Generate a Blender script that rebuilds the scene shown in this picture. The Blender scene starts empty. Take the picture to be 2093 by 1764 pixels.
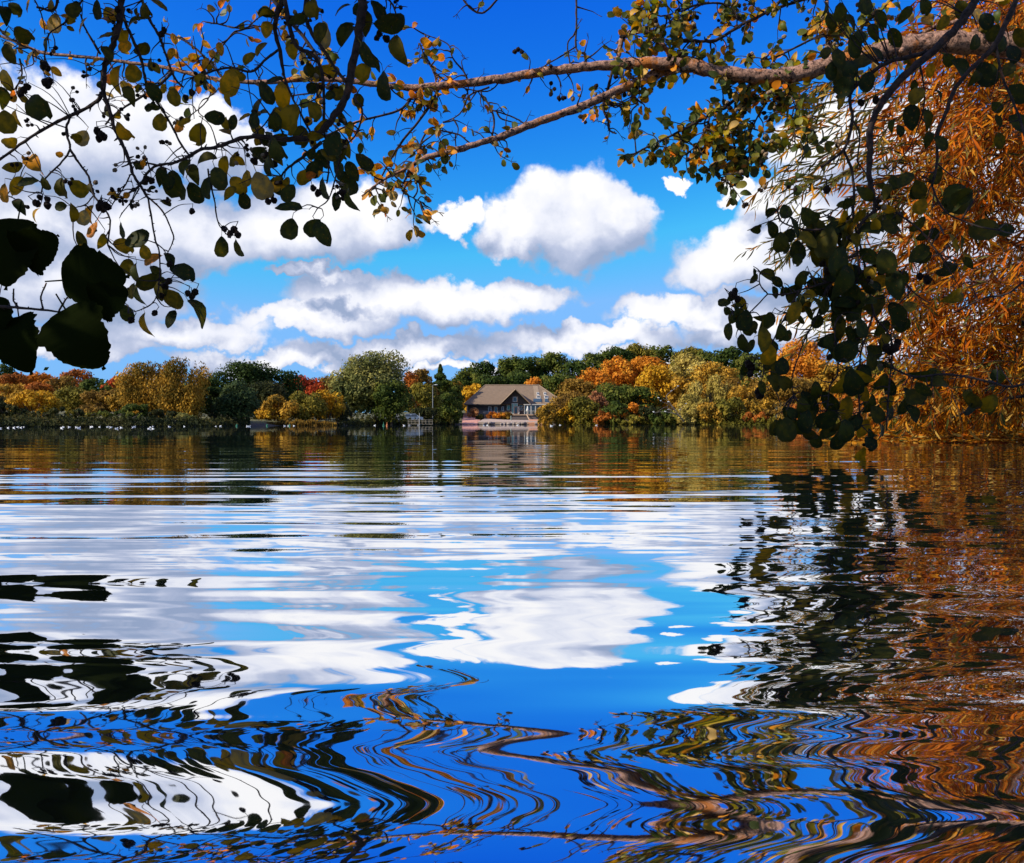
import bpy, math, random
import numpy as np
from mathutils import Vector, Matrix
R = math.radians
random.seed(11)
rng = np.random.default_rng(11)
S = bpy.context.scene
COL = S.collection

# ------------------------------------------------------------------ camera
CAMH, FV, HX, HY = 0.20, 1731.0, 1046.5, 866.0
cd = bpy.data.cameras.new('camera'); cam = bpy.data.objects.new('camera', cd); COL.objects.link(cam)
cam.location = (0, 0, CAMH); cam.rotation_euler = (R(90), 0, 0)
cd.sensor_width = 36; cd.lens = FV / 2093 * 36; cd.shift_y = -(882 - HY) / 2093
cd.clip_start = 0.02; cd.clip_end = 8000
S.camera = cam
def V(px, py, d):
    """point seen at (px, py) of a 2093 px wide view, d metres ahead"""
    return Vector(((px - HX) / FV * d, d, CAMH - (py - HY) / FV * d))

# ------------------------------------------------------------------ light
TOSUN = Vector((-0.80, -0.32, 0.53)).normalized()
sl = bpy.data.lights.new('sun', 'SUN'); so = bpy.data.objects.new('sun', sl); COL.objects.link(so)
sl.energy = 5.0; sl.angle = R(0.5); sl.color = (1.0, 0.93, 0.80)
so.rotation_euler = TOSUN.to_track_quat('Z', 'Y').to_euler(); so.location = (-30, -10, 40)
S.view_settings.view_transform = 'Standard'; S.view_settings.look = 'None'
S.view_settings.gamma = 1; S.view_settings.exposure = 0.32
S.view_settings.use_curve_mapping = False
S.cycles.caustics_reflective = False; S.cycles.caustics_refractive = False

# ------------------------------------------------------------------ world: sky with cumulus
W = bpy.data.worlds.new('World'); S.world = W; W.use_nodes = True
WS = 0.1
class NT:
    def __init__(s, tree): s.t = tree; s.n = tree.nodes; s.l = tree.links
    def put(s, sock, v):
        if isinstance(v, bpy.types.NodeSocket): s.l.new(v, sock)
        elif v is not None: sock.default_value = v
    def node(s, typ, **k):
        n = s.n.new(typ)
        for a, b in k.items(): setattr(n, a, b)
        return n
    def m(s, op, a, b=None, c=None, clamp=False):
        n = s.node('ShaderNodeMath', operation=op, use_clamp=clamp)
        for i, v in enumerate((a, b, c)): s.put(n.inputs[i], v)
        return n.outputs[0]
    def v(s, op, a, b=None, scale=None):
        n = s.node('ShaderNodeVectorMath', operation=op)
        s.put(n.inputs[0], a); s.put(n.inputs[1], b)
        if scale is not None: s.put(n.inputs['Scale'], scale)
        return n.outputs['Value'] if op in ('LENGTH', 'DOT_PRODUCT') else n.outputs[0]
    def xyz(s, x, y, z=0.0):
        n = s.node('ShaderNodeCombineXYZ')
        for i, q in enumerate((x, y, z)): s.put(n.inputs[i], q)
        return n.outputs[0]
    def sep(s, v):
        n = s.node('ShaderNodeSeparateXYZ'); s.put(n.inputs[0], v); return n.outputs
    def noise(s, vec, scale, detail=4, rough=0.5, dist=0.0):
        n = s.node('ShaderNodeTexNoise'); s.put(n.inputs['Vector'], vec)
        n.inputs['Scale'].default_value = scale; n.inputs['Detail'].default_value = detail
        n.inputs['Roughness'].default_value = rough; n.inputs['Distortion'].default_value = dist
        return n.outputs
    def mapr(s, v, a, b, c=0.0, d=1.0, smooth=True):
        n = s.node('ShaderNodeMapRange'); n.interpolation_type = 'SMOOTHSTEP' if smooth else 'LINEAR'
        s.put(n.inputs[0], v)
        for i, q in zip((1, 2, 3, 4), (a, b, c, d)): s.put(n.inputs[i], q)
        return n.outputs[0]
    def mix(s, f, a, b, blend='MIX'):
        n = s.node('ShaderNodeMix', data_type='RGBA', blend_type=blend)
        s.put(n.inputs[0], f)
        for i, q in ((6, a), (7, b)):
            if isinstance(q, (tuple, list)): q = tuple(q) + ((1,) if len(q) == 3 else ())
            s.put(n.inputs[i], q)
        return n.outputs[2]
    def ramp(s, f, stops):
        n = s.node('ShaderNodeValToRGB'); s.put(n.inputs[0], f)
        e = n.color_ramp.elements
        while len(e) < len(stops): e.new(0.5)
        for q, (p, c) in zip(e, stops): q.position = p; q.color = tuple(c) + (1,)
        return n.outputs[0]

# clouds: (centre x, centre y, half width, rise above, drop below) as seen from the bank
CL = [(1175, 455, 160, 120, 95), (1262, 440, 76, 84, 66), (1060, 485, 95, 70, 45), (930, 462, 62, 34, 30),
      (90, 270, 270, 120, 100), (400, 290, 150, 60, 75), (610, 475, 220, 95, 75), (330, 480, 260, 110, 75),
      (768, 462, 92, 100, 70), (150, 570, 240, 80, 80), (60, 430, 160, 60, 90),
      (660, 572, 110, 16, 14), (860, 622, 290, 52, 50), (650, 655, 190, 32, 30), (1065, 602, 110, 36, 46),
      (330, 672, 200, 34, 32), (820, 714, 260, 28, 26), (560, 735, 200, 28, 24),
      (1525, 545, 150, 95, 60), (1665, 480, 160, 125, 90), (1500, 395, 40, 28, 22), (1380, 362, 34, 16, 16),
      (1420, 640, 210, 38, 34), (1180, 696, 240, 34, 28), (1620, 670, 240, 36, 30),
      (1700, 310, 125, 100, 110), (1850, 280, 120, 100, 110), (1950, 480, 220, 170, 120), (1900, 690, 240, 50, 40),
      (120, 700, 200, 40, 30), (1380, 742, 320, 24, 20), (950, 752, 300, 14, 12), (-160, 420, 200, 200, 160), (2250, 400, 240, 200, 180)]
def azel(px, py):
    u, v = (px - HX) / FV, (HY - py) / FV
    a = math.atan(u); return a, math.atan(v * math.cos(a))
g = bpy.data.node_groups.new('cloud_field', 'ShaderNodeTree')
g.interface.new_socket('P', in_out='INPUT', socket_type='NodeSocketVector')
g.interface.new_socket('F', in_out='OUTPUT', socket_type='NodeSocketFloat')
q = NT(g); gi = g.nodes.new('NodeGroupInput'); go = g.nodes.new('NodeGroupOutput')
P = gi.outputs[0]
big = q.noise(P, 9, 3, 0.5)[1]
fine = q.noise(P, 26, 8, 0.57)[1]
wb = q.v('SUBTRACT', big, (0.5, 0.5, 0.5)); wf = q.v('SUBTRACT', fine, (0.5, 0.5, 0.5))
PW = q.v('ADD', q.v('ADD', P, q.v('SCALE', wb, scale=0.07)), q.v('SCALE', wf, scale=0.06))
PW = q.v('MULTIPLY', PW, (1, 1, 0))
acc = None
for (x, y, rx, up, dn) in CL:
    a, e = azel(x, y); k = math.cos(a) ** 2
    sx, su, sd = FV / rx / 1.04, FV / up / 1.04, FV / dn / 1.04
    d = q.v('SUBTRACT', PW, (a, e, 0))
    L = q.v('LENGTH', q.v('MAXIMUM', q.v('MULTIPLY', d, (sx, su, 0)), q.v('MULTIPLY', d, (-sx, -sd, 0))))
    f = q.m('SUBTRACT', 1.0, L)
    acc = f if acc is None else q.m('SMOOTH_MAX', acc, f, 0.08)
# beyond the frame the same kind of broken cumulus goes on all round
s3 = q.sep(P)
gen = q.noise(q.v('MULTIPLY', P, (1, 1.7, 0)), 3.2, 5, 0.5)[0]
gen = q.m('MULTIPLY', q.m('SUBTRACT', gen, 0.50), 5.0)
out = q.m('MAXIMUM', q.mapr(q.m('ABSOLUTE', s3[0]), 0.60, 0.75), q.mapr(s3[1], 0.52, 0.66))
gen = q.m('SUBTRACT', gen, q.m('MULTIPLY', q.m('SUBTRACT', 1.0, out), 9.0))
acc = q.m('MAXIMUM', acc, gen)
nz = q.m('MULTIPLY', q.m('SUBTRACT', q.noise(P, 20, 5, 0.55)[0], 0.5), 0.62)
q.l.new(q.m('ADD', acc, nz), go.inputs[0])

w = NT(W.node_tree); w.n.clear()
wo = w.node('ShaderNodeOutputWorld'); bg = w.node('ShaderNodeBackground'); bg.inputs[1].default_value = WS
w.l.new(bg.outputs[0], wo.inputs[0])
sky = w.node('ShaderNodeTexSky', sky_type='NISHITA', sun_disc=False)
sky.sun_elevation = math.asin(TOSUN.z); sky.sun_rotation = math.atan2(TOSUN.x, TOSUN.y) % (2 * math.pi)
sky.air_density = 1.0; sky.dust_density = 0.3; sky.ozone_density = 3.0
tc = w.node('ShaderNodeTexCoord'); D = w.v('NORMALIZE', tc.outputs['Generated']); ds = w.sep(D)
AZ = w.m('ARCTAN2', ds[0], ds[1]); EL = w.m('ARCSINE', ds[2])
Pn = w.xyz(AZ, EL, 0.0)
def field(vec):
    n = w.node('ShaderNodeGroup'); n.node_tree = g; w.put(n.inputs[0], vec); return n.outputs[0]
F0 = field(Pn); F1 = field(w.v('ADD', Pn, (-0.024, 0.040, 0.0)))
mask = w.mapr(F0, -0.02, 0.24)
lit = w.m('ADD', w.m('MULTIPLY', w.m('SUBTRACT', F0, F1), 0.62), 0.50, clamp=True)
lit = w.mapr(lit, 0.20, 1.10, smooth=False)
cc = w.ramp(lit, [(0.0, (0.27, 0.34, 0.50)), (0.30, (0.43, 0.48, 0.63)), (0.58, (0.70, 0.72, 0.80)), (0.9, (0.86, 0.85, 0.85))])
cc = w.v('SCALE', cc, scale=1.0 / WS)
# the photograph's deep azure: saturated clear air
raw = w.sep(w.v('SCALE', sky.outputs[0], scale=WS))
blue = w.xyz(*[w.m('DIVIDE', w.m('MINIMUM', w.m('MULTIPLY', w.m('POWER', raw[i], p_), k_), m_), WS) for i, (p_, k_, m_) in enumerate(((3.6, 18.0, 0.17), (2.0, 3.7, 0.41), (0.40, 1.0, 0.80)))])
final = w.mix(mask, blue, cc)
w.l.new(final, bg.inputs[0])

# ------------------------------------------------------------------ helpers
def tag(o, label=None, cat=None, group=None, kind=None):
    for k, v in (('label', label), ('category', cat), ('group', group), ('kind', kind)):
        if v: o[k] = v
    return o
def empty(name, loc=(0, 0, 0), rz=0.0):
    o = bpy.data.objects.new(name, None); COL.objects.link(o); o.location = loc; o.rotation_euler = (0, 0, rz)
    o.empty_display_size = 0.2
    return o
def link(name, me, parent=None, loc=None, kind=None, label=None):
    o = bpy.data.objects.new(name, me); COL.objects.link(o)
    if parent: o.parent = parent
    if loc is not None: o.location = loc
    if kind: o['kind'] = kind
    if label: o['label'] = label
    return o
class MB:
    def __init__(s): s.v = []; s.f = []; s.mi = []
    def add(s, vs, fs, mi=0):
        b = len(s.v); s.v += [tuple(p) for p in vs]; s.f += [tuple(i + b for i in f) for f in fs]; s.mi += [mi] * len(fs)
    def box(s, x0, y0, z0, x1, y1, z1, mi=0):
        s.add([(x0, y0, z0), (x1, y0, z0), (x1, y1, z0), (x0, y1, z0), (x0, y0, z1), (x1, y0, z1), (x1, y1, z1), (x0, y1, z1)],
              [(0, 3, 2, 1), (4, 5, 6, 7), (0, 1, 5, 4), (1, 2, 6, 5), (2, 3, 7, 6), (3, 0, 4, 7)], mi)
    def tube(s, pts, rad, n=7, mi=0, rough=0.0):
        pts = [Vector(p) for p in pts]
        rings = []
        ref = Vector((0.13, 0.9, 0.31))
        for i, p in enumerate(pts):
            t = (pts[min(i + 1, len(pts) - 1)] - pts[max(i - 1, 0)])
            if t.length < 1e-9: t = Vector((0, 0, 1))
            t.normalize()
            a = t.cross(ref)
            if a.length < 1e-3: a = t.cross(Vector((1, 0, 0)))
            a.normalize(); b = t.cross(a)
            r = rad[i] if hasattr(rad, '__len__') else rad
            rings.append([p + (a * math.cos(2 * math.pi * k / n) + b * math.sin(2 * math.pi * k / n)) * r * (1 + rough * random.uniform(-1, 1)) for k in range(n)])
        vs = [v for rg in rings for v in rg]; fs = []
        for i in range(len(rings) - 1):
            for k in range(n):
                fs.append((i * n + k, i * n + (k + 1) % n, (i + 1) * n + (k + 1) % n, (i + 1) * n + k))
        fs.append(tuple(range(n))[::-1]); fs.append(tuple((len(rings) - 1) * n + k for k in range(n)))
        s.add(vs, fs, mi)
    def ball(s, c, rx, ry, rz, nu=10, nv=7, mi=0, jit=0.0):
        vs = [(c[0], c[1], c[2] - rz)]; fs = []
        for i in range(1, nv):
            ph = -math.pi / 2 + math.pi * i / nv
            for k in range(nu):
                th = 2 * math.pi * k / nu; j = 1 + jit * random.uniform(-1, 1)
                vs.append((c[0] + rx * math.cos(ph) * math.cos(th) * j, c[1] + ry * math.cos(ph) * math.sin(th) * j, c[2] + rz * math.sin(ph) * j))
        vs.append((c[0], c[1], c[2] + rz)); T = len(vs) - 1
        for k in range(nu):
            fs.append((0, 1 + (k + 1) % nu, 1 + k)); o = 1 + (nv - 2) * nu
            fs.append((T, o + k, o + (k + 1) % nu))
        for i in range(nv - 2):
            for k in range(nu):
                a = 1 + i * nu
                fs.append((a + k, a + (k + 1) % nu, a + nu + (k + 1) % nu, a + nu + k))
        s.add(vs, fs, mi)
    def mesh(s, name, mats, smooth=False):
        me = bpy.data.meshes.new(name); me.from_pydata(s.v, [], s.f)
        for m in (mats if isinstance(mats, (list, tuple)) else [mats]): me.materials.append(m)
        me.polygons.foreach_set('material_index', s.mi)
        if smooth: me.polygons.foreach_set('use_smooth', [True] * len(s.f))
        me.update(); return me
    def build(s, name, mats, parent=None, smooth=False, kind=None, label=None):
        return link(name, s.mesh(name, mats, smooth), parent, kind=kind, label=label)
def quads_mesh(name, verts, k, mat):
    """verts (n*k,3): n separate k-gons"""
    n = len(verts) // k; me = bpy.data.meshes.new(name)
    me.vertices.add(n * k); me.vertices.foreach_set('co', np.ascontiguousarray(verts, dtype=np.float32).ravel())
    me.loops.add(n * k); me.loops.foreach_set('vertex_index', np.arange(n * k, dtype=np.int32))
    me.polygons.add(n); me.polygons.foreach_set('loop_start', np.arange(0, n * k, k, dtype=np.int32))
    me.materials.append(mat); me.update(calc_edges=True); me.validate(); return me
def smooth_path(pts, step=4):
    """Catmull-Rom through rows of numbers"""
    p = np.array(pts, float); out = []
    if len(p) < 3: 
        return [p[0] + (p[-1] - p[0]) * t for t in np.linspace(0, 1, step + 1)]
    e = np.vstack([2 * p[0] - p[1], p, 2 * p[-1] - p[-2]])
    for i in range(1, len(e) - 2):
        for t in np.linspace(0, 1, step, endpoint=False):
            a, b, c, d = e[i - 1], e[i], e[i + 1], e[i + 2]
            out.append(0.5 * (2 * b + (c - a) * t + (2 * a - 5 * b + 4 * c - d) * t * t + (3 * b - a - 3 * c + d) * t ** 3))
    out.append(p[-1]); return out

# ------------------------------------------------------------------ materials
MATS = {}
def new_mat(name):
    m = bpy.data.materials.new(name); m.use_nodes = True; t = NT(m.node_tree)
    return m, t, t.n['Principled BSDF'], t.n['Material Output']
def plain(name, col, rough=0.7, var=0.12, scale=3.0, bump=0.0, metallic=0.0, detail=5, spec=0.4):
    if name in MATS: return MATS[name]
    m, t, p, o = new_mat(name)
    tcn = t.node('ShaderNodeTexCoord')
    n = t.noise(tcn.outputs['Object'], scale, detail, 0.6)
    c = t.mix(n[0], tuple(x * (1 - var * 2) for x in col), tuple(min(1, x * (1 + var * 2)) for x in col))
    t.l.new(c, p.inputs['Base Color']); p.inputs['Roughness'].default_value = rough; p.inputs['Metallic'].default_value = metallic
    p.inputs['Specular IOR Level'].default_value = spec
    if bump:
        b = t.node('ShaderNodeBump'); b.inputs['Strength'].default_value = 0.6; b.inputs['Distance'].default_value = bump
        t.l.new(t.noise(tcn.outputs['Object'], scale * 4, 6, 0.65)[0], b.inputs['Height']); t.l.new(b.outputs[0], p.inputs['Normal'])
    MATS[name] = m; return m
def foliage(name, cols, trans=0.3, rough=0.55, clump=None, gloss=0.35, tcol=None, spots_flecks=False):
    """leaf material: each leaf takes its own tint out of cols"""
    if name in MATS: return MATS[name]
    m, t, p, o = new_mat(name)
    ge = t.node('ShaderNodeNewGeometry'); oi = t.node('ShaderNodeObjectInfo'); tcn = t.node('ShaderNodeTexCoord')
    r = t.m('FRACT', t.m('ADD', ge.outputs['Random Per Island'], oi.outputs['Random']))
    if clump:
        n = t.noise(tcn.outputs['Object'], clump, 2, 0.5)[0]
        r = t.m('ADD', t.m('MULTIPLY', r, 0.36), t.m('MULTIPLY', t.mapr(n, 0.33, 0.67), 0.64))
    k = len(cols)
    c = t.ramp(r, [(i / max(1, k - 1), x) for i, x in enumerate(cols)])
    if spots_flecks:
        sn = t.noise(tcn.outputs['Object'], 9.0, 3, 0.6)[0]
        c = t.mix(t.mapr(sn, 0.60, 0.70, 0, 0.7), c, (0.10, 0.055, 0.015))
        vn = t.noise(tcn.outputs['Object'], 2.5, 2, 0.5)[0]  # yellower flecks painted in as light passing through the leaf
        c = t.mix(t.mapr(vn, 0.42, 0.62), c, t.v('MULTIPLY', c, (2.1, 1.75, 0.8)))
    t.l.new(c, p.inputs['Base Color']); p.inputs['Roughness'].default_value = rough
    p.inputs['Specular IOR Level'].default_value = gloss
    if trans:
        tb = t.node('ShaderNodeBsdfTranslucent')
        t.l.new(t.v('MULTIPLY', c, tcol) if tcol else c, tb.inputs[0])
        mx = t.node('ShaderNodeMixShader'); mx.inputs[0].default_value = trans
        t.l.new(p.outputs[0], mx.inputs[1]); t.l.new(tb.outputs[0], mx.inputs[2]); t.l.new(mx.outputs[0], o.inputs[0])
    MATS[name] = m; return m
def bark(name, dark, mid, lichen, amount, scale=14.0, bump=0.01):
    if name in MATS: return MATS[name]
    m, t, p, o = new_mat(name)
    tcn = t.node('ShaderNodeTexCoord'); ob = tcn.outputs['Object']
    n = t.noise(ob, scale, 7, 0.65)[0]
    c = t.ramp(n, [(0.38, dark), (0.54, mid), (0.70, tuple(min(1, x * 1.5) for x in mid))])
    ln = t.noise(ob, 3.1, 6, 0.7)[0]
    c = t.mix(t.mapr(ln, 0.62 - amount, 0.72 - amount), c, lichen)
    t.l.new(c, p.inputs['Base Color']); p.inputs['Roughness'].default_value = 0.85; p.inputs['Specular IOR Level'].default_value = 0.2
    b = t.node('ShaderNodeBump'); b.inputs['Strength'].default_value = 0.9; b.inputs['Distance'].default_value = bump
    t.l.new(t.noise(ob, scale * 2.2, 8, 0.7)[0], b.inputs['Height']); t.l.new(b.outputs[0], p.inputs['Normal'])
    MATS[name] = m; return m

# ------------------------------------------------------------------ water
def water_material():
    m, t, p, o = new_mat('lake_water'); t.n.remove(p)
    tcn = t.node('ShaderNodeTexCoord'); ob = tcn.outputs['Object']; s = t.sep(ob)
    dist = t.v('LENGTH', ob)
    def slopes(sx, sy, det, ax, ay, near, far, dis=0.0):
        c = t.noise(t.v('MULTIPLY', ob, (sx, sy, 1.0)), 1.0, det, 0.45, dis)[1]
        fade = t.mapr(dist, near, far, 1.0, 0.0)
        d = t.v('SUBTRACT', c, (0.5, 0.5, 0.5))
        return t.v('SCALE', t.v('MULTIPLY', d, (ax, ay, 0.0)), scale=fade)
    a = slopes(1.5, 12.5, 1, 0.46, 0.07, 0.6, 1.8, 0.1)   # close ripples, crests across the view
    a2 = slopes(5.0, 30.0, 1, 0.15, 0.025, 0.45, 1.2)
    b = slopes(1.7, 13.0, 3, 0.11, 0.120, 1.5, 5.0, 0.2)     # hand-wide wavelets
    b = t.v('SCALE', b, scale=t.mapr(dist, 0.5, 1.15, 0.28, 1.0))
    c = slopes(0.7, 7.0, 3, 0.04, 0.088, 3.2, 12.0)         # long low swell
    d = slopes(0.2, 2.4, 3, 0.012, 0.018, 9.0, 60.0)
    e = slopes(0.05, 0.35, 1, 0.004, 0.006, 200.0, 900.0)
    a = t.v('ADD', a, a2)
    sm = t.v('ADD', t.v('ADD', t.v('ADD', a, b), t.v('ADD', c, d)), e)
    nrm = t.v('NORMALIZE', t.v('ADD', sm, (0, 0, 1)))
    gl = t.node('ShaderNodeBsdfGlossy'); gl.inputs['Roughness'].default_value = 0.015
    gl.inputs['Color'].default_value = (0.93, 0.94, 0.96, 1); t.l.new(nrm, gl.inputs['Normal'])
    df = t.node('ShaderNodeBsdfDiffuse'); df.inputs[0].default_value = (0.012, 0.018, 0.02, 1)
    mx = t.node('ShaderNodeMixShader'); mx.inputs[0].default_value = 0.94
    t.l.new(df.outputs[0], mx.inputs[1]); t.l.new(gl.outputs[0], mx.inputs[2]); t.l.new(mx.outputs[0], o.inputs[0])
    return m
mb = MB(); mb.add([(-260, -40, 0), (260, -40, 0), (260, 330, 0), (-260, 330, 0)], [(0, 1, 2, 3)])
lake = mb.build('lake_water', water_material()); lake['kind'] = 'structure'

# ------------------------------------------------------------------ terrain
AZD = np.array([(-180, 1.6), (-110, 1.8), (-80, 3), (-60, 4.4), (-50, 9), (-42, 25), (-36, 55), (-31.2, 58), (-24.7, 64), (-19.3, 74),
                (-16.8, 88), (-11.8, 92), (-11.0, 112), (-6.5, 150), (-3.6, 186), (3.0, 186), (4.2, 162), (16.8, 158), (31.2, 172),
                (32.5, 60), (33.6, 12.5), (36, 8.2), (45, 6.4), (70, 4), (100, 1.8), (180, 1.6)])
def shoreD(az): return float(np.interp(az, AZD[:, 0], AZD[:, 1]))
def sstep(x): x = min(1, max(0, x)); return x * x * (3 - 2 * x)
def height(az, r):
    D = shoreD(az); t = r - D
    if t < 0: return -min(1.5, 0.04 - 0.12 * t)
    far = sstep((D - 20) / 60)
    h = 0.42 * sstep(t / 2.5) + 0.018 * min(t, 150)
    h += far * 7.0 * sstep((t - 35) / 90) * math.exp(-((az - 9) / 12.0) ** 2)
    return h + 0.05 * math.sin(az * 3.1 + r * .7) * sstep(t / 4)
def ground(x, y): return height(math.degrees(math.atan2(x, y)), math.hypot(x, y))
azs = np.concatenate([np.arange(-180, -44, 2.0), np.arange(-44, 44, 0.5), np.arange(44, 180.1, 2.0)])
fr = [0.25, 0.6, 0.85, 0.96, 1.0]; tt = [0.3, 0.8, 1.6, 2.6, 4, 6, 9, 13, 18, 24, 32, 42, 55, 70, 90, 120, 160, 240, 400, 800, 1800, 3500]
mb = MB(); rows = []
for a in azs:
    D0 = shoreD(a); ca, sa = math.cos(R(a)), math.sin(R(a))
    for r in [f * D0 for f in fr] + [D0 + t_ for t_ in tt]:
        rows.append((sa * r, ca * r, height(a, r)))
nr = len(fr) + len(tt); fs = []
for i in range(len(azs) - 1):
    for j in range(nr - 1):
        fs.append((i * nr + j, i * nr + j + 1, (i + 1) * nr + j + 1, (i + 1) * nr + j))
mb.add(rows, fs); c0 = len(mb.v); mb.v.append((0, 0, -1.5))
for i in range(len(azs) - 1): mb.f.append((c0, i * nr, (i + 1) * nr)); mb.mi.append(0)
def ground_material():
    m, t, p, o = new_mat('grass_bank')
    tcn = t.node('ShaderNodeTexCoord'); ob = tcn.outputs['Object']
    n = t.noise(ob, 0.12, 6, 0.6)[0]; n2 = t.noise(ob, 2.0, 6, 0.7)[0]
    c = t.ramp(n, [(0.3, (0.05, 0.06, 0.015)), (0.5, (0.13, 0.12, 0.03)), (0.7, (0.20, 0.15, 0.04))])
    z = t.sep(ob)[2]
    c = t.mix(t.mapr(z, 0.12, 0.4, 1, 0), c, (0.07, 0.05, 0.03))
    c = t.mix(t.m('MULTIPLY', n2, 0.5), c, (0.03, 0.03, 0.012))
    t.l.new(c, p.inputs['Base Color']); p.inputs['Roughness'].default_value = 0.9
    b = t.node('ShaderNodeBump'); b.inputs['Distance'].default_value = 0.15; t.l.new(n2, b.inputs['Height']); t.l.new(b.outputs[0], p.inputs['Normal'])
    return m
terrain = mb.build('ground', ground_material(), smooth=True); terrain['kind'] = 'structure'

# ------------------------------------------------------------------ the lakeside house
M_roof = plain('roof_tiles', (0.20, 0.135, 0.085), 0.9, 0.16, 1.6, 0.03)
M_roof2 = plain('pale_roof_strip', (0.28, 0.20, 0.13), 0.9, 0.08, 1.6, 0.02)
M_clad = plain('dark_cladding', (0.05, 0.045, 0.045), 0.8, 0.2, 2.0, 0.02)
M_brick = plain('grey_brick', (0.15, 0.12, 0.115), 0.9, 0.2, 4.0, 0.02)
M_white = plain('white_paint', (0.55, 0.54, 0.50), 0.5, 0.05)
M_tan = plain('tan_timber', (0.45, 0.30, 0.20), 0.8, 0.12)
M_glass = plain('dark_glass', (0.02, 0.03, 0.04), 0.06, 0.05, spec=0.8)
M_blue = plain('blue_panel', (0.04, 0.075, 0.11), 0.35, 0.1)
M_green = plain('green_glass', (0.08, 0.30, 0.25), 0.2, 0.1)
M_sand = plain('pink_slip', (0.56, 0.26, 0.18), 0.9, 0.12, 0.8, 0.03)
M_stone = plain('shore_stone', (0.30, 0.24, 0.20), 0.9, 0.2, 2.5, 0.03)
M_red = plain('rust_trim', (0.40, 0.13, 0.06), 0.8, 0.1)
HD = 206.0; px2m = HD / FV
def hx(px): return (px - HX) * px2m
def hz(py): return CAMH - (py - HY) * px2m
house = empty('lakeside_house', (hx(1043), HD, hz(847)))
tag(house, 'low lakeside house with brown hipped roof and dark front gable', 'house')
O = Vector(house.location)
def lx(px): return hx(px) - O.x
def lz(py): return hz(py) - O.z
EZ, RZ = lz(826), lz(785.5)
xl, xr, yl, yr = lx(949), lx(1157), -0.9, 11.5
rl, rr, ry = lx(990), lx(1103), 5.2
mb = MB()
def slab(m_, pts, th=0.14, mi=0):
    n = len(pts); lo = [(p[0], p[1], p[2] - th) for p in pts]
    m_.add(list(pts) + lo, [tuple(range(n)), tuple(range(2 * n - 1, n - 1, -1))] + [(i, i + n, (i + 1) % n + n, (i + 1) % n) for i in range(n)], mi)
slab(mb, [(xl, yl, EZ), (xr, yl, EZ), (rr, ry, RZ), (rl, ry, RZ)])
slab(mb, [(xr, yr, EZ), (xl, yr, EZ), (rl, ry, RZ), (rr, ry, RZ)])
slab(mb, [(xl, yr, EZ), (xl, yl, EZ), (rl, ry, RZ)])
slab(mb, [(xr, yl, EZ), (xr, yr, EZ), (rr, ry, RZ)])
roof = mb.build('roof', M_roof, house)
mb = MB(); mb.tube([(rl, ry, RZ + .05), (rr, ry, RZ + .05)], 0.13, 6); mb.tube([(xl, yl, EZ + .03), (rl, ry, RZ + .05)], 0.1, 6); mb.tube([(xr, yl, EZ + .03), (rr, ry, RZ + .05)], 0.1, 6)
mb.build('ridge_cap', M_roof2, roof)
for a_, b_ in ((xl + .2, lx(1022)), (lx(1085), xr - .2)):
    mb = MB(); mb.box(a_, yl - .12, EZ - .28, b_, yl - .003, EZ - .1); mb.build('gutter', M_clad, roof)
def roof_pt(x, z, off=0.0):            # a point on the front slope
    t = (z - EZ) / (RZ - EZ); return (x, yl + (ry - yl) * t - off * .62, z + off * .78)
for (a, b) in ((1090.5, 1101), (1109.5, 1117)):
    mb = MB(); z0, z1 = EZ + .1, RZ - .15
    if a > 1105: z1 = EZ + (RZ - EZ) * .72
    slab(mb, [roof_pt(lx(a + 4), z0, .05), roof_pt(lx(b + 6), z0, .05), roof_pt(lx(b - 1), z1, .05), roof_pt(lx(a), z1, .05)], 0.04)
    mb.build('roof_strip', M_roof2, roof, label='pale strip running up the roof slope')
for (px, py, wd, ht, mat) in ((1100, 804.5, 5, 5, M_glass), (1114.5, 804.5, 5, 5, M_glass), (1101, 812, 8, 5, M_glass), (1117, 812, 8, 5, M_glass), (1098.5, 819, 17, 6.5, M_blue), (1120, 819, 13, 6.5, M_blue)):
    xa, xb, za, zb = lx(px - wd / 2), lx(px + wd / 2), lz(py + ht / 2), lz(py - ht / 2)
    mb = MB(); slab(mb, [roof_pt(xa, za, .16), roof_pt(xb, za, .16), roof_pt(xb, zb, .16), roof_pt(xa, zb, .16)], 0.12)
    sk = mb.build('skylight', M_white if mat is M_glass else M_blue, roof)
    g_ = 0.11; mb = MB(); slab(mb, [roof_pt(xa + g_, za + g_, .20), roof_pt(xb - g_, za + g_, .20), roof_pt(xb - g_, zb - g_, .20), roof_pt(xa + g_, zb - g_, .20)], 0.03)
    mb.build('pane', mat, sk)
# front gable: two slopes meeting over the entrance
gx, gz, ga, gb = lx(1053.5), lz(796.5), lx(1023), lx(1084)
gy, gback = -2.6, 4.6
mb = MB(); slab(mb, [(ga, gy, EZ), (gx, gy, gz), (gx, gback, gz), (ga, gback, EZ)][::-1], .16); slab(mb, [(gx, gy, gz), (gb, gy, EZ), (gb, gback, EZ), (gx, gback, gz)][::-1], .16)
mb.build('gable_roof', M_roof, house)
for (p, q_) in (((ga, gy - .06, EZ - .05), (gx, gy - .06, gz + .02)), ((gb, gy - .06, EZ - .05), (gx, gy - .06, gz + .02))):
    mb = MB(); mb.tube([p, q_], .11, 4); mb.build('bargeboard', M_roof2, house)
mb = MB(); wy = -1.1
mb.add([(ga + .5, wy, EZ), (gb - .5, wy, EZ), (gx, wy, gz - .45), (ga + .5, wy + .2, EZ), (gb - .5, wy + .2, EZ), (gx, wy + .2, gz - .45)], [(0, 1, 2), (5, 4, 3), (0, 3, 4, 1), (1, 4, 5, 2), (2, 5, 3, 0)])
mb.build('gable_wall', M_clad, house)
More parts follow.
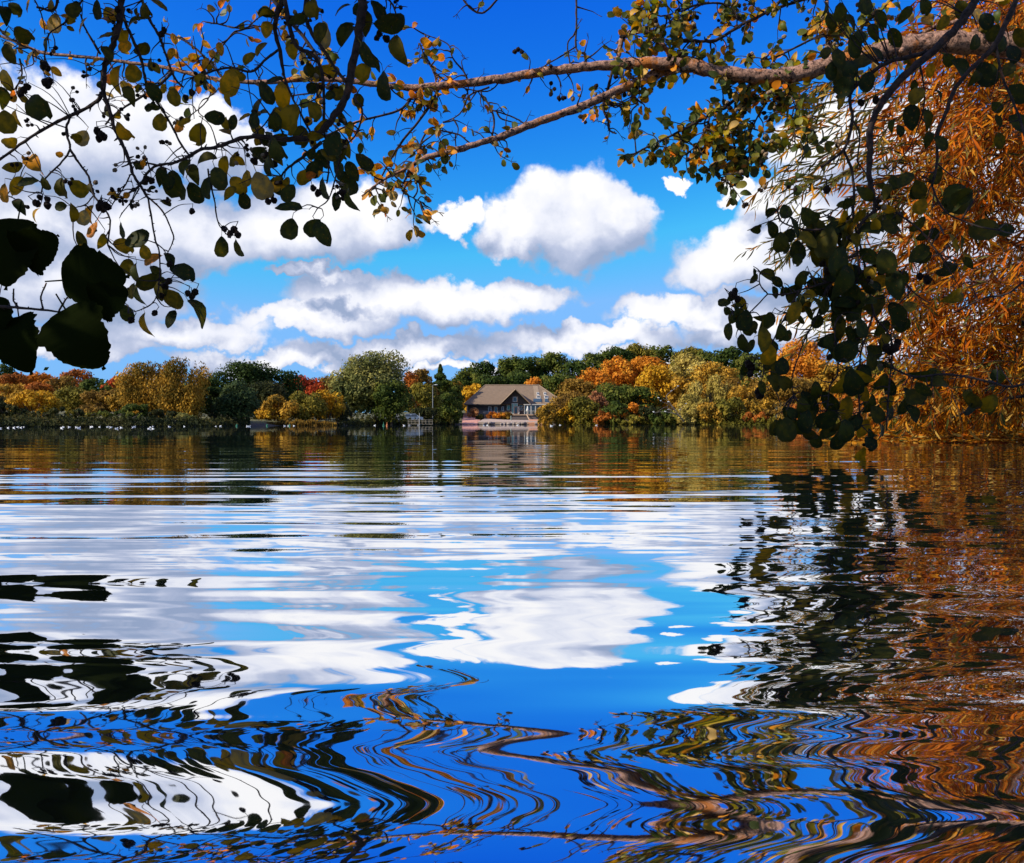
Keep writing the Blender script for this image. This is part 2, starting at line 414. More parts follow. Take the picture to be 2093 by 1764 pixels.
mb = MB(); mb.box(lx(955), 0, 0.95, lx(1150), 10.8, EZ - .05); mb.build('wall', M_clad, house)
mb = MB(); mb.box(lx(955.5), -.04, -2.2, lx(1150), 10.7, .948); mb.build('wall', M_brick, house, label='grey brick lower wall')
mb = MB(); mb.box(lx(944), -.6, -2.2, lx(956), 3, .35); mb.build('porch_base', M_sand, house)
mb = MB(); mb.box(lx(954), -.5, .355, lx(956.4), -.2, EZ - .15); mb.build('post', M_tan, house)
def window(x0, y0, x1, y1, pane=M_glass, yy=-.05, bars=0, fw=.12, name='window'):
    xa, xb, za, zb = lx(x0), lx(x1), lz(y1), lz(y0); m_ = MB()
    m_.box(xa, yy - .1, za, xa + fw, yy, zb); m_.box(xb - fw, yy - .1, za, xb, yy, zb)
    m_.box(xa + fw, yy - .1, zb - fw, xb - fw, yy, zb); m_.box(xa + fw, yy - .1, za, xb - fw, yy, za + fw)
    for i in range(bars):
        xc = xa + (xb - xa) * (i + 1) / (bars + 1); m_.box(xc - .04, yy - .095, za + fw, xc + .04, yy - .005, zb - fw)
    fr_ = m_.build(name, M_white if name == 'window' else M_tan, house)
    m_ = MB(); m_.box(xa + fw, yy - .05, za + fw, xb - fw, yy - .02, zb - fw); m_.build('pane', pane, fr_)
    return fr_
window(998, 831, 1004.5, 843, M_blue); window(1025, 831, 1030, 840, M_blue)
window(1036, 827.5, 1043, 838.5, M_green); window(1061.5, 827, 1069, 832.5); window(1062, 833.5, 1069.5, 839)
d_ = window(1010, 831, 1017.5, 846, M_glass, name='door')
mb = MB(); mb.box(.0, 0, 0, .05, .05, .2); hd = mb.build('handle', M_white, d_, ); hd.location = (lx(1011.5), -.2, 1.0)
window(1045.8, 824.5, 1050.3, 846.2, M_green, -1.15); window(1050.4, 824.5, 1058.5, 831, M_green, -1.15, 1)
d_ = window(1050.6, 831.6, 1058.2, 846.2, M_glass, -1.15, name='door'); window(1058.4, 831, 1061.4, 846.2, M_tan, -1.15)
mb = MB(); mb.box(lx(1057), wy - .14, lz(822), lx(1058.6), wy - .003, lz(811)); mb.build('post', M_tan, house)
window(1048, 811.5, 1056.6, 821.5, M_glass, wy - .003)
# glazed veranda on the right
for i, x in enumerate((1071, 1077.5, 1085, 1094, 1103.5, 1113)):
    nx = (1077.5, 1085, 1094, 1103.5, 1113, 1122)[i]
    window(x, 828, nx - .15, 848, M_glass, -2.2, fw=.1)
mb = MB(); mb.box(lx(1070), -2.5, lz(828), lx(1123), -.06, lz(826.6)); mb.build('veranda_roof', M_white, house)
mb = MB(); mb.box(lx(1044), -3.6, -.28, lx(1125), -.05, -.02); mb.build('deck', M_tan, house)
mb = MB(); mb.box(lx(1045), -3.4, -2.3, lx(1102), -.06, -.285); mb.build('deck_base', M_brick, house)
for x in (1102, 1108, 1114, 1120):
    mb = MB(); mb.box(lx(x), -3.5, -2.3, lx(x) + .22, -3.28, -.285); mb.build('deck_post', M_clad, house)
mb = MB()
for x in np.arange(1072, 1124, 4): mb.box(lx(x), -3.58, -.018, lx(x) + .06, -3.52, .75)
mb.box(lx(1072), -3.58, .755, lx(1124), -3.5, .82); mb.build('railing', M_white, house)
mb = MB(); mb.tube([(lx(1076), -3.75, -.1), (lx(1082), -5.6, -1.55)], .12, 5); mb.build('ramp_rail', M_tan, house)
# low annexe behind the right end
anx = empty('annexe', (hx(1136), HD + 14, hz(846))); tag(anx, 'grey roofed annexe half hidden behind the right end of the house', 'building')
mb = MB(); mb.box(-6, 0, -2.5, 4, 6, 2.9); mb.build('wall', M_clad, anx)
mb = MB(); slab(mb, [(-6.5, -.5, 2.9), (4.5, -.5, 2.9), (4.5, 3, 4.9), (-6.5, 3, 4.9)]); slab(mb, [(4.5, 6.5, 2.9), (-6.5, 6.5, 2.9), (-6.5, 3, 4.9), (4.5, 3, 4.9)]); mb.build('roof', M_roof, anx)
# slipway, path and low quay in front of the house
def apron(name, pts, mat, label=None):
    m_ = MB(); n = len(pts); vs = [V(px, py, d) for px, py, d in pts]; lo = [Vector((v.x, v.y, v.z - 1.2)) for v in vs]
    m_.add(vs + lo, [tuple(range(n)), tuple(range(2 * n - 1, n - 1, -1))] + [(i, i + n, (i + 1) % n + n, (i + 1) % n) for i in range(n)])
    o_ = m_.build(name, mat); o_['kind'] = 'structure'; return o_
apron('slipway', [(944, 866.8, 184), (975, 866.8, 184), (982, 858, 195), (974, 852, 201), (946, 852, 201)], M_sand)
apron('path', [(976, 862.5, 187), (1100, 862.0, 187), (1100, 859.0, 195), (1040, 858, 196), (990, 855.5, 198)], plain('tan_path', (0.42, 0.31, 0.23), 0.9, 0.12))
apron('beach', [(1080, 864.5, 185), (1115, 864.5, 185), (1112, 857.5, 196), (1082, 857, 196)], plain('orange_sand', (0.55, 0.25, 0.13), 0.9, 0.15))
st = empty('quay_post', V(1044.6, 859, 192)); tag(st, 'grey green mooring post standing below the deck', 'post')
mb = MB(); mb.tube([(0, 0, -1), (0, 0, .9)], .13, 8); mb.ball((0, 0, .92), .17, .17, .1, 8, 5); mb.build('post', plain('post_green', (.2, .25, .22)), st)
mb = MB(); mb.ball((0, 0, 0), .5, .42, .32, 8, 5, jit=.14); sm_ = mb.mesh('shore_stone', M_stone)
for i in range(26):
    px = random.uniform(985, 1112); o_ = link('shore_stone', sm_, loc=V(px, random.uniform(864.8, 866.6), random.uniform(184.5, 186.5)))
    sc = random.uniform(.5, 1.2); o_.scale = (sc * 1.3, sc, sc); o_.rotation_euler = (0, 0, random.uniform(0, 6))
    tag(o_, 'rounded grey brown stone on the waterline below the lakeside house', 'stone', 'stones along the water in front of the house')
tb = empty('picnic_table', V(999, 848, 204)); tag(tb, 'pale picnic table standing by the dark wall left of the door', 'table')
mb = MB(); mb.box(-1.2, -.4, .7, 1.2, .4, .76); mb.build('tabletop', M_white, tb)
for s_ in (-1, 1):
    mb = MB(); mb.box(s_ * .9 - .05, -.6, -.6, s_ * .9 + .05, .6, .695); mb.build('leg', M_tan, tb)
    mb = MB(); mb.box(-1.2, s_ * .8 - .14, .4, 1.2, s_ * .8 + .14, .45); mb.build('seat', M_white, tb)
pr = empty('parasol', V(1078.5, 847, 201.5)); tag(pr, 'closed white parasol on the deck in front of the veranda', 'parasol')
mb = MB(); mb.tube([(0, 0, 0), (0, 0, 2.1)], .04, 6); mb.build('pole', M_tan, pr)
mb = MB(); mb.tube([(0, 0, .7), (0, 0, .95), (0, 0, 1.6), (0, 0, 2.05)], [.28, .34, .2, .03], 8, rough=.12); mb.build('canopy', M_white, pr)

# ------------------------------------------------------------------ far trees
PAL = {
 'dgreen': [(0.013, 0.026, 0.006), (0.026, 0.046, 0.008), (0.051, 0.074, 0.012), (0.096, 0.109, 0.015)],
 'green':  [(0.023, 0.041, 0.008), (0.058, 0.079, 0.012), (0.109, 0.122, 0.018), (0.179, 0.154, 0.024)],
 'olive':  [(0.058, 0.058, 0.009), (0.128, 0.109, 0.014), (0.218, 0.166, 0.020), (0.307, 0.218, 0.028)],
 'brown':  [(0.090, 0.051, 0.012), (0.179, 0.096, 0.015), (0.282, 0.154, 0.024), (0.358, 0.218, 0.036)],
 'rust':   [(0.154, 0.051, 0.012), (0.333, 0.096, 0.014), (0.486, 0.141, 0.019), (0.538, 0.205, 0.032)],
 'red':    [(0.256, 0.038, 0.013), (0.486, 0.064, 0.018), (0.614, 0.109, 0.024), (0.512, 0.154, 0.028)],
 'orange': [(0.333, 0.102, 0.009), (0.538, 0.166, 0.014), (0.620, 0.230, 0.019), (0.620, 0.307, 0.032)],
 'gold':   [(0.064, 0.064, 0.013), (0.282, 0.154, 0.018), (0.538, 0.275, 0.028), (0.620, 0.384, 0.051)],  # dark green low end paints shaded hollows between lit clumps
 'yellow': [(0.282, 0.154, 0.009), (0.486, 0.243, 0.013), (0.620, 0.320, 0.018), (0.620, 0.397, 0.032)],
 'pale':   [(0.166, 0.128, 0.024), (0.333, 0.243, 0.047), (0.486, 0.358, 0.079), (0.614, 0.461, 0.127)],
 'grey':   [(0.058, 0.070, 0.019), (0.128, 0.134, 0.036), (0.230, 0.211, 0.055), (0.346, 0.282, 0.072)],
 'blue':   [(0.023, 0.044, 0.018), (0.045, 0.070, 0.024), (0.077, 0.102, 0.031), (0.166, 0.179, 0.036)],
 'pink':   [(0.192, 0.077, 0.032), (0.358, 0.141, 0.055), (0.486, 0.230, 0.087), (0.384, 0.256, 0.047)],
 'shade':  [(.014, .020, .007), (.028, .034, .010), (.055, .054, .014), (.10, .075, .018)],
}
def fol(p): return foliage('leaves_' + p, PAL[p], 0.22, 0.7, clump=0.28, gloss=0.08)
M_trunk = bark('far_trunk', (.03, .022, .016), (.09, .065, .045), (.14, .11, .07), .05, 3.0, .05)
def unit(v): return v / (np.linalg.norm(v, axis=-1, keepdims=True) + 1e-9)
def cards(c, nrm, size, aspect=1.0, up=None):
    n = len(c); h = rng.normal(size=(n, 3)) if up is None else np.tile(np.array(up, float), (n, 1)) + rng.normal(size=(n, 3)) * .45
    a = unit(np.cross(nrm, h)); b = np.cross(nrm, a)
    s1 = (size * rng.uniform(.65, 1.35, n))[:, None]; s2 = s1 * aspect
    bend = nrm * s1 * .25
    return np.stack([c - b * s2, c + a * s1 * .55 - bend, c + b * s2, c - a * s1 * .55 - bend], 1).reshape(-1, 3)
def crown(h, w, z0, d, kind):
    """leaf faces of a crown h high, w wide whose foliage starts at z0, all metres"""
    cs = d * .0017
    area = h * w * (847 / d) ** 2
    n = int(min(12000, max(700, area * 2.5)))
    dep = w * .8
    out = []
    if kind == 'cone':
        t = rng.uniform(0, 1, n) ** .75; th = rng.uniform(0, 6.283, n); lay = .72 + .28 * np.cos(t * 40)
        r = (1 - t) * w * .5 * lay * rng.uniform(.55, 1.05, n)
        c = np.stack([r * np.cos(th), r * np.sin(th), z0 + (h - z0) * (1 - t)[:: 1] * 0 + z0 * 0 + (h - z0) * t + 0 * r], 1)
        c[:, 2] = z0 + (h - z0) * t
        nn = unit(np.stack([np.cos(th), np.sin(th), .5 + 0 * th], 1) + rng.normal(size=(n, 3)) * .5)
        return cards(c, nn, cs)
    nb = int(min(60, max(10, 10 + area / 75)))
    # clump centres over an uneven ellipsoid
    u = unit(rng.normal(size=(nb, 3))); rad = rng.uniform(.45, .86, nb) ** .6
    zc, hz_ = (h + z0) / 2, (h - z0) / 2
    lop = rng.normal(size=3) * .12
    cen = u * rad[:, None] * np.array([w / 2, dep / 2, hz_]) + np.array([lop[0] * w * .4, 0, zc])
    if kind in ('round', 'willow'): 
        k = (cen[:, 2] - z0) / (h - z0); cen[:, 0] *= np.where(k < .3, .86, 1.0)
    if kind == 'point':
        k = np.clip((cen[:, 2] - z0) / (h - z0), 0, 1); cen[:, :2] *= (1.12 - .85 * k)[:, None]
    if kind == 'bush':
        cen[:, 2] = z0 + (cen[:, 2] - z0) * .95; k = np.clip((cen[:, 2] - z0) / (h - z0), 0, 1); cen[:, :2] *= (1.1 - .3 * k)[:, None]
    br = rng.uniform(.13, .25, nb) * min(w, (h - z0) * 1.3)
    if kind == 'point': br *= np.clip(1.2 - .7 * (cen[:, 2] - z0) / (h - z0), .35, 1.2)
    cen[:, 2] = np.minimum(cen[:, 2], h - br * .8)
    if kind == 'willow': br *= .78
    pick = rng.choice(nb, n, p=br ** 2 / np.sum(br ** 2))
    v = unit(rng.normal(size=(n, 3)) + np.array([0, -.15, .25]))
    rr_ = br[pick] * (1 - np.abs(rng.normal(size=n)) * .22) * rng.choice([1, 1, 1, 1.13, 1.22], n)
    c = cen[pick] + v * rr_[:, None] * np.array([1, 1, .85])
    if kind == 'willow':
        k = rng.uniform(0, 1, n) ** 1.4; hang = (rng.uniform(.10, .42, nb) * (h - z0))[pick]
        c[:, :2] = cen[pick][:, :2] + (c[:, :2] - cen[pick][:, :2]) * (1 - .55 * k)[:, None] * .85; c[:, 2] = np.maximum(c[:, 2] - k * hang, rng.uniform(.05, .5, n))
        nn = unit(v * np.array([1, 1, .3]) + rng.normal(size=(n, 3)) * .5)
        return cards(c, nn, cs * .8, 1.25, up=(0, 0, 1))
    c[:, 2] = np.maximum(c[:, 2], .05)
    nn = unit(v + rng.normal(size=(n, 3)) * .42)
    return cards(c, nn, cs)
def far_tree(name, px, ytop, wpx, d, kind, pal, label, cat='tree', z0f=None, ybase=None, group=None):
    x = (px - HX) / FV * d; zb = ground(x, d) - .05
    if zb < 0: zb = -.02
    if ybase is not None: zb = CAMH - (ybase - HY) / FV * d
    ztop = CAMH - (ytop - HY) / FV * d; h = max(.6, ztop - zb); w_ = wpx / FV * d
    z0 = h * (z0f if z0f is not None else {'round': .12, 'willow': .10, 'cone': .06, 'bush': .02, 'point': .04}[kind])
    o = empty(name, (x, d, zb), 0); tag(o, label, cat, group)
    tr = MB(); r = max(.05, h * .018)
    hh = h * (.75 if kind in ('cone', 'point') else .6)
    jx = random.uniform(-.04, .04) * h
    pts = [(0, 0, -.4), (jx * .3, 0, h * .15), (jx * .7, 0, h * .4), (jx, 0, hh)]
    if kind == 'bush':
        for k in range(5):
            a = random.uniform(0, 6.28); q_ = .3 * w_
            tr.tube([(0.05 * math.cos(a), 0.05 * math.sin(a), -.2), (q_ * .5 * math.cos(a), q_ * .5 * math.sin(a), h * .35), (q_ * math.cos(a), q_ * math.sin(a), h * .7)], [r, r * .7, r * .25], 5)
        tr.build('stem', M_trunk, o)
    else:
        tr.tube(pts, [r * 1.5, r, r * .8, r * .3], 7)
        for k in range(5):
            a = k * 1.26 + random.uniform(0, .6); zz = h * random.uniform(.2, .5); q_ = w_ * random.uniform(.2, .34)
            tr.tube([(jx * zz / h, 0, zz), (q_ * .5 * math.cos(a), q_ * .5 * math.sin(a), zz + h * .12), (q_ * math.cos(a), q_ * math.sin(a), zz + h * .28)], [r * .55, r * .38, r * .12], 5)
        tr.build('trunk', M_trunk, o)
    me = quads_mesh('crown', crown(h, w_, z0, d, kind), 4, fol(pal))
    link('crown', me, o, kind='stuff')
    return o
T = far_tree
# --- far left wood, back row
for (px, y, w_, d, k, p, lab) in [
 (5, 742, 60, 118, 'round', 'dgreen', 'dark green tree at the left edge of the photo, highest of the back row there'),
 (30, 762, 62, 108, 'round', 'rust', 'rust brown tree in the back row, beside the dark tree at the left edge'),
 (75, 757, 64, 112, 'round', 'orange', 'orange red tree in the back row beneath the hanging broad leaves'),
 (118, 768, 60, 104, 'round', 'brown', 'dull brown tree between the two orange red back row trees'),
 (156, 755, 62, 112, 'round', 'rust', 'bright rust red tree left of the small scarlet crown'),
 (196, 772, 56, 104, 'round', 'green', 'dark olive tree between the rust red and the scarlet crowns'),
 (234, 764, 52, 110, 'round', 'red', 'scarlet crowned tree in the back row left of the golden willow'),
 (272, 762, 56, 106, 'round', 'olive', 'olive brown tree right of the scarlet crown'),
 (318, 761, 50, 118, 'round', 'brown', 'brown purple tree peeping up behind the left shoulder of the golden willow'),
 (-45, 765, 90, 110, 'round', 'brown', 'brown tree just beyond the left edge'),
 ]: T('broadleaf_tree', px, y, w_, d, k, p, lab)
# --- far left wood, middle row
for (n, px, y, w_, d, k, p, lab) in [
 ('broadleaf_tree', 22, 785, 74, 92, 'round', 'gold', 'golden brown tree low at the left edge, in front of the rust back row'),
 ('broadleaf_tree', 85, 782, 60, 92, 'round', 'rust', 'reddish tree above the round golden bush'),
 ('broadleaf_tree', 148, 790, 64, 88, 'round', 'olive', 'grey olive tree in the middle row right of the round golden bush'),
 ('broadleaf_tree', 205, 798, 64, 86, 'round', 'brown', 'light brown tree in the middle row below the scarlet crown'),
 ('slender_tree', 293, 778, 30, 84, 'point', 'gold', 'slender golden tree with a narrow crown, left of the golden willow'),
 ('broadleaf_tree', 248, 802, 56, 84, 'round', 'gold', 'golden tree with orange tints just left of the slender golden tree'),
 ('broadleaf_tree', 340, 806, 78, 80, 'bush', 'brown', 'orange brown bushy tree against the left foot of the golden willow'),
 ('broadleaf_tree', -30, 800, 90, 80, 'round', 'shade', 'dark bushy tree at the left edge above the waterline'),
 ]: T(n, px, y, w_, d, k, p, lab)
# --- front row bushes of the left shore
for (px, y, w_, d, p, lab) in [
 (72, 798, 104, 62, 'yellow', 'round golden yellow bush near the left end of the shore'),
 (15, 822, 80, 60, 'shade', 'dark shaded bush left of the round golden bush'),
 (135, 832, 90, 61, 'shade', 'dark shaded bush touching the round golden bush on its right'),
 (185, 828, 84, 66, 'brown', 'dull brown bush between dark bushes on the left shore'),
 (225, 842, 80, 64, 'green', 'low green bush under the scarlet crown'),
 (275, 826, 84, 68, 'green', 'dark green bush under the slender golden tree'),
 (328, 836, 80, 69, 'shade', 'dark bush at the left foot of the golden willow'),
 (-60, 815, 110, 60, 'shade', 'dark bush beyond the left edge of the photo'),
 (60, 854, 120, 58, 'shade', 'low dark growth overhanging the water below the round golden bush'),
 (166, 857, 90, 61, 'olive', 'low olive growth overhanging the water in the middle of the left shore'),
 (262, 859, 90, 65, 'green', 'low green growth overhanging the water left of the golden willow'),
 (372, 850, 70, 72, 'grey', 'small grey leaved bush at the foot of the golden willow'),
 ]: T('bush', px, y, w_, d, 'bush', p, lab, 'bush')
T('willow_tree', 320, 736, 150, 80, 'willow', 'gold', 'left half of the great golden willow, the lower shoulder', 'tree')
T('willow_tree', 384, 726, 118, 78, 'willow', 'gold', 'tallest golden weeping willow on the left shore, trailing to the water', 'tree')
T('broadleaf_tree', 432, 772, 60, 84, 'round', 'dgreen', 'dark green tree in shade against the right side of the golden willow')
T('broadleaf_tree', 492, 739, 118, 104, 'round', 'dgreen', 'tallest dark green tree right of the golden willow')
T('broadleaf_tree', 565, 752, 110, 106, 'round', 'dgreen', 'second dark green tree, sloping down toward the red tree')
T('broadleaf_tree', 530, 780, 120, 100, 'bush', 'shade', 'very dark tree filling in behind the blue green cone shaped tree')
T('pointed_tree', 490, 772, 96, 82, 'point', 'blue', 'blue green cone shaped tree standing before the dark trees')
T('bush', 448, 848, 60, 80, 'bush', 'shade', 'low dark bush left of the blue green cone shaped tree', 'bush')
T('broadleaf_tree', 628, 768, 76, 128, 'round', 'red', 'brick red tree behind the yellow bushes')
T('broadleaf_tree', 668, 770, 84, 130, 'round', 'brown', 'brown tree between the brick red tree and the large grey green tree')
T('broadleaf_tree', 600, 775, 70, 134, 'round', 'rust', 'rusty tree left of the brick red tree')
T('bush', 572, 808, 86, 90, 'bush', 'gold', 'leftmost of the three yellow bushes on the point', 'bush')
T('bush', 622, 800, 96, 92, 'bush', 'olive', 'middle and broadest of the three yellow bushes on the point', 'bush')
T('bush', 668, 797, 74, 93, 'bush', 'yellow', 'brightest and rightmost of the three yellow bushes on the point', 'bush')
T('bush', 548, 832, 46, 89, 'bush', 'yellow', 'small yellow bush at the left tip of the point', 'bush')
T('bush', 690, 825, 60, 96, 'bush', 'shade', 'dark bush between the yellow bushes and the large grey green tree', 'bush')
# reeds along the point
n = 2600; t_ = rng.uniform(0, 1, n); pxs = 545 + t_ * 140
c = np.stack([(pxs - HX) / FV * 87, 87 + rng.uniform(-.8, .8, n), rng.uniform(.02, 1, n) * (.18 + .42 * np.sin(t_ * 3.14) * (.6 + .4 * np.sin(t_ * 31)))], 1)
reeds = link('reeds', quads_mesh('reeds', cards(c, unit(rng.normal(size=(n, 3)) * np.array([1, 1, .2])), np.full(n, .12), 1.6, up=(0, 0, 1)), 4, fol('brown')), kind='stuff')
tag(reeds, 'pinkish brown reeds fringing the point below the yellow bushes', 'reeds')
T('broadleaf_tree', 718, 752, 90, 128, 'round', 'grey', 'lower left part of the grey green trees, paler and rounder')
T('broadleaf_tree', 768, 719, 130, 130, 'round', 'grey', 'large grey green tree rising highest left of the house', z0f=.10)
T('broadleaf_tree', 800, 775, 80, 126, 'round', 'green', 'green tree crowding the right foot of the large grey green tree', z0f=.12)
T('broadleaf_tree', 838, 757, 44, 190, 'round', 'rust', 'small rust red crown right of the large grey green tree')
T('broadleaf_tree', 862, 752, 52, 196, 'round', 'brown', 'brown tree behind the lamp post')
T('conifer_tree', 900, 746, 112, 205, 'cone', 'dgreen', 'dark pointed conifer left of the house', 'tree')
T('broadleaf_tree', 925, 768, 54, 200, 'round', 'green', 'mid green tree between the conifer and the house')
T('bush', 862, 782, 72, 162, 'bush', 'olive', 'round yellow brown bush in front of the lamp post', 'bush')
T('bush', 905, 800, 66, 172, 'bush', 'green', 'green bush right of the lamp post', 'bush')
T('bush', 870, 834, 80, 156, 'bush', 'shade', 'dark bush on the shore below the lamp post', 'bush')
T('bush', 926, 832, 46, 184, 'bush', 'green', 'green bush on the shore at the left end of the slipway', 'bush')
T('bush', 903, 842, 50, 176, 'bush', 'olive', 'low olive bush on the shore between the lamp post and slipway', 'bush')
T('broadleaf_tree', 968, 782, 50, 222, 'round', 'yellow', 'bright orange yellow tree against the left slope of the house roof')
T('broadleaf_tree', 1096, 768, 54, 236, 'round', 'orange', 'bright orange tree showing above the house ridge')
T('broadleaf_tree', 935, 775, 40, 235, 'round', 'gold', 'golden green tree at the left of the woodland behind the house')
# --- woodland on the rise behind
for (px, y, w_, d, p, lab) in [
 (955, 752, 60, 275, 'green', 'green woodland tree above the left eave of the house'),
 (990, 739, 66, 282, 'dgreen', 'dark woodland tree above the left end of the house ridge'),
 (1040, 730, 70, 285, 'green', 'green woodland tree above the middle of the house roof'),
 (1085, 725, 70, 282, 'dgreen', 'tall dark woodland tree above the right half of the house roof'),
 (1130, 722, 70, 284, 'green', 'green woodland tree above the right end of the house'),
 (1172, 735, 64, 280, 'dgreen', 'dark woodland tree behind the left of the orange clump'),
 (1215, 722, 72, 284, 'green', 'green woodland tree starting the long hump behind the orange trees'),
 (1262, 709, 76, 288, 'dgreen', 'dark tree high on the woodland hump'),
 (1310, 704, 80, 290, 'olive', 'olive tree at the very top of the woodland hump'),
 (1360, 706, 80, 288, 'green', 'green tree just right of the top of the woodland hump'),
 (1410, 710, 74, 286, 'olive', 'olive brown tree above the pale cream crown'),
 (1452, 716, 68, 282, 'green', 'green tree on the right slope of the woodland hump'),
 (1496, 708, 72, 276, 'dgreen', 'dark tree standing clear at the right of the hump'),
 (1540, 722, 70, 270, 'green', 'green tree behind the dark hanging leaves on the right'),
 (1590, 728, 74, 262, 'olive', 'olive tree behind the hanging leaves, left of the orange willow'),
 (1012, 762, 70, 262, 'dgreen', 'dark filler tree right behind the house ridge'),
 (1065, 758, 76, 262, 'dgreen', 'second dark tree right behind the house ridge'),
 (1140, 765, 76, 255, 'green', 'green tree right behind the annexe'),
 (1700, 735, 100, 230, 'brown', 'brown tree far right behind the hanging leaves'),
 (1800, 740, 120, 230, 'olive', 'olive tree behind the willow branches on the right'),
 (1900, 738, 120, 230, 'gold', 'golden tree behind the dense willow foliage'),
 (2010, 735, 130, 225, 'green', 'green tree behind the right edge willow foliage'),
 (2130, 740, 130, 220, 'brown', 'brown tree beyond the right edge'),
 ]: T('woodland_tree', px, y, w_, d, 'round', p, lab)
# --- the autumn clump right of the house
for (nm, px, y, w_, d, k, p, lab) in [
 ('broadleaf_tree', 1218, 752, 84, 186, 'round', 'orange', 'vivid orange tree at the left of the autumn clump'),
 ('broadleaf_tree', 1258, 728, 76, 192, 'round', 'orange', 'tall vivid orange tree with a peaked crown'),
 ('broadleaf_tree', 1312, 730, 92, 194, 'round', 'orange', 'broad orange tree in the middle of the autumn clump'),
 ('broadleaf_tree', 1345, 745, 88, 184, 'round', 'yellow', 'amber yellow tree in the middle of the autumn clump'),
 ('broadleaf_tree', 1402, 720, 92, 192, 'round', 'pale', 'pale cream brown tree, lightest crown of the clump'),
 ('broadleaf_tree', 1462, 740, 90, 186, 'round', 'gold', 'golden brown tree right of the pale cream crown'),
 ('broadleaf_tree', 1180, 774, 72, 182, 'round', 'brown', 'brown tree next to the right end of the house roof'),
 ('broadleaf_tree', 1520, 765, 90, 180, 'round', 'brown', 'brown gold tree left of the dark hanging leaves'),
 ('willow_tree', 1448, 762, 92, 172, 'willow', 'pale', 'pale silvery willow low in the autumn clump'),
 ('broadleaf_tree', 1395, 770, 60, 176, 'round', 'gold', 'small golden tree left of the pale silvery willow'),
 ('broadleaf_tree', 1545, 788, 96, 168, 'round', 'gold', 'golden brown rounded tree beside the dark hanging leaves'),
 ('broadleaf_tree', 1260, 782, 84, 174, 'round', 'green', 'green tree in the heart of the autumn clump'),
 ('broadleaf_tree', 1310, 790, 72, 172, 'round', 'green', 'second green tree, below the amber yellow one'),
 ('broadleaf_tree', 1640, 694, 110, 176, 'round', 'orange', 'apricot orange tree seen through the hanging leaves'),
 ('broadleaf_tree', 1700, 745, 90, 172, 'round', 'gold', 'golden tree right of the apricot tree, behind the hanging leaves'),
 ('broadleaf_tree', 1610, 770, 90, 166, 'round', 'brown', 'brown tree below the apricot tree'),
 ('broadleaf_tree', 1780, 770, 110, 166, 'round', 'rust', 'rust coloured tree behind the lowest hanging leaves'),
 ('broadleaf_tree', 1880, 775, 120, 164, 'round', 'gold', 'golden tree behind the low willow foliage'),
 ('broadleaf_tree', 1990, 775, 130, 164, 'round', 'orange', 'orange tree behind the willow at the right edge'),
 ]: T(nm, px, y, w_, d, k, p, lab)
for (px, y, w_, d, p, lab) in [
 (1122, 826, 56, 163, 'gold', 'golden bush hiding the right foot of the house'),
 (1160, 800, 76, 166, 'brown', 'brown bush right of the veranda'),
 (1155, 812, 56, 164, 'yellow', 'amber bush leaning toward the veranda'),
 (1192, 812, 72, 163, 'olive', 'olive bush left of the red tinted bush'),
 (1222, 792, 44, 166, 'pink', 'red tinted bush in the front of the clump'),
 (1232, 838, 56, 160, 'rust', 'low orange red bush at the water in the clump'),
 (1262, 820, 66, 160, 'green', 'green bush at the water right of the low orange red bush'),
 (1296, 824, 60, 160, 'orange', 'bright orange low bush in the middle of the clump front'),
 (1290, 846, 60, 157, 'olive', 'low olive bush on the waterline below the bright orange bush'),
 (1330, 828, 62, 159, 'shade', 'dark hollow bush behind the dead branches'),
 (1358, 838, 66, 157, 'green', 'green bush behind the perched birds'),
 (1405, 832, 70, 156, 'pale', 'straw coloured bush right of the dead branches'),
 (1412, 800, 60, 162, 'pale', 'straw coloured bush below the pale silvery willow'),
 (1456, 822, 72, 156, 'gold', 'golden bush at the water under the silvery willow'),
 (1500, 812, 84, 156, 'olive', 'broad olive bush at the water near the hanging leaves'),
 (1545, 838, 70, 154, 'rust', 'russet bush at the water left of the hanging leaves'),
 (1585, 832, 70, 154, 'brown', 'brown bush at the water behind the hanging leaves'),
 (1650, 825, 90, 153, 'rust', 'russet bush behind the middle of the hanging leaves'),
 (1740, 835, 90, 152, 'pink', 'pink brown bush behind the lowest hanging leaves'),
 (1830, 832, 110, 151, 'olive', 'olive bush behind the left skirt of the willow'),
 (1940, 830, 120, 150, 'gold', 'golden bush behind the willow skirt'),
 (2060, 830, 120, 149, 'brown', 'brown bush behind the willow at the right edge'),
 ]: T('bush', px, y, w_, d, 'bush', p, lab, 'bush')
for (px, y, w_, d, p, yb, lab) in [
 (967, 834, 20, 199, 'pink', 853, 'reddish shrub at the left corner of the house terrace'),
 (982, 847, 20, 196, 'shade', 859, 'small dark shrub beside the slipway'),
 (1003, 843, 34, 198, 'rust', 856, 'russet shrub below the door of the house'),
 (1022, 842, 30, 197, 'orange', 857, 'orange shrub in the house terrace bed'),
 (1036, 841, 24, 197, 'brown', 859, 'brown shrub against the left end of the deck'),
 ]: T('shrub', px, y, w_, d, 'bush', p, lab, 'shrub', ybase=yb)

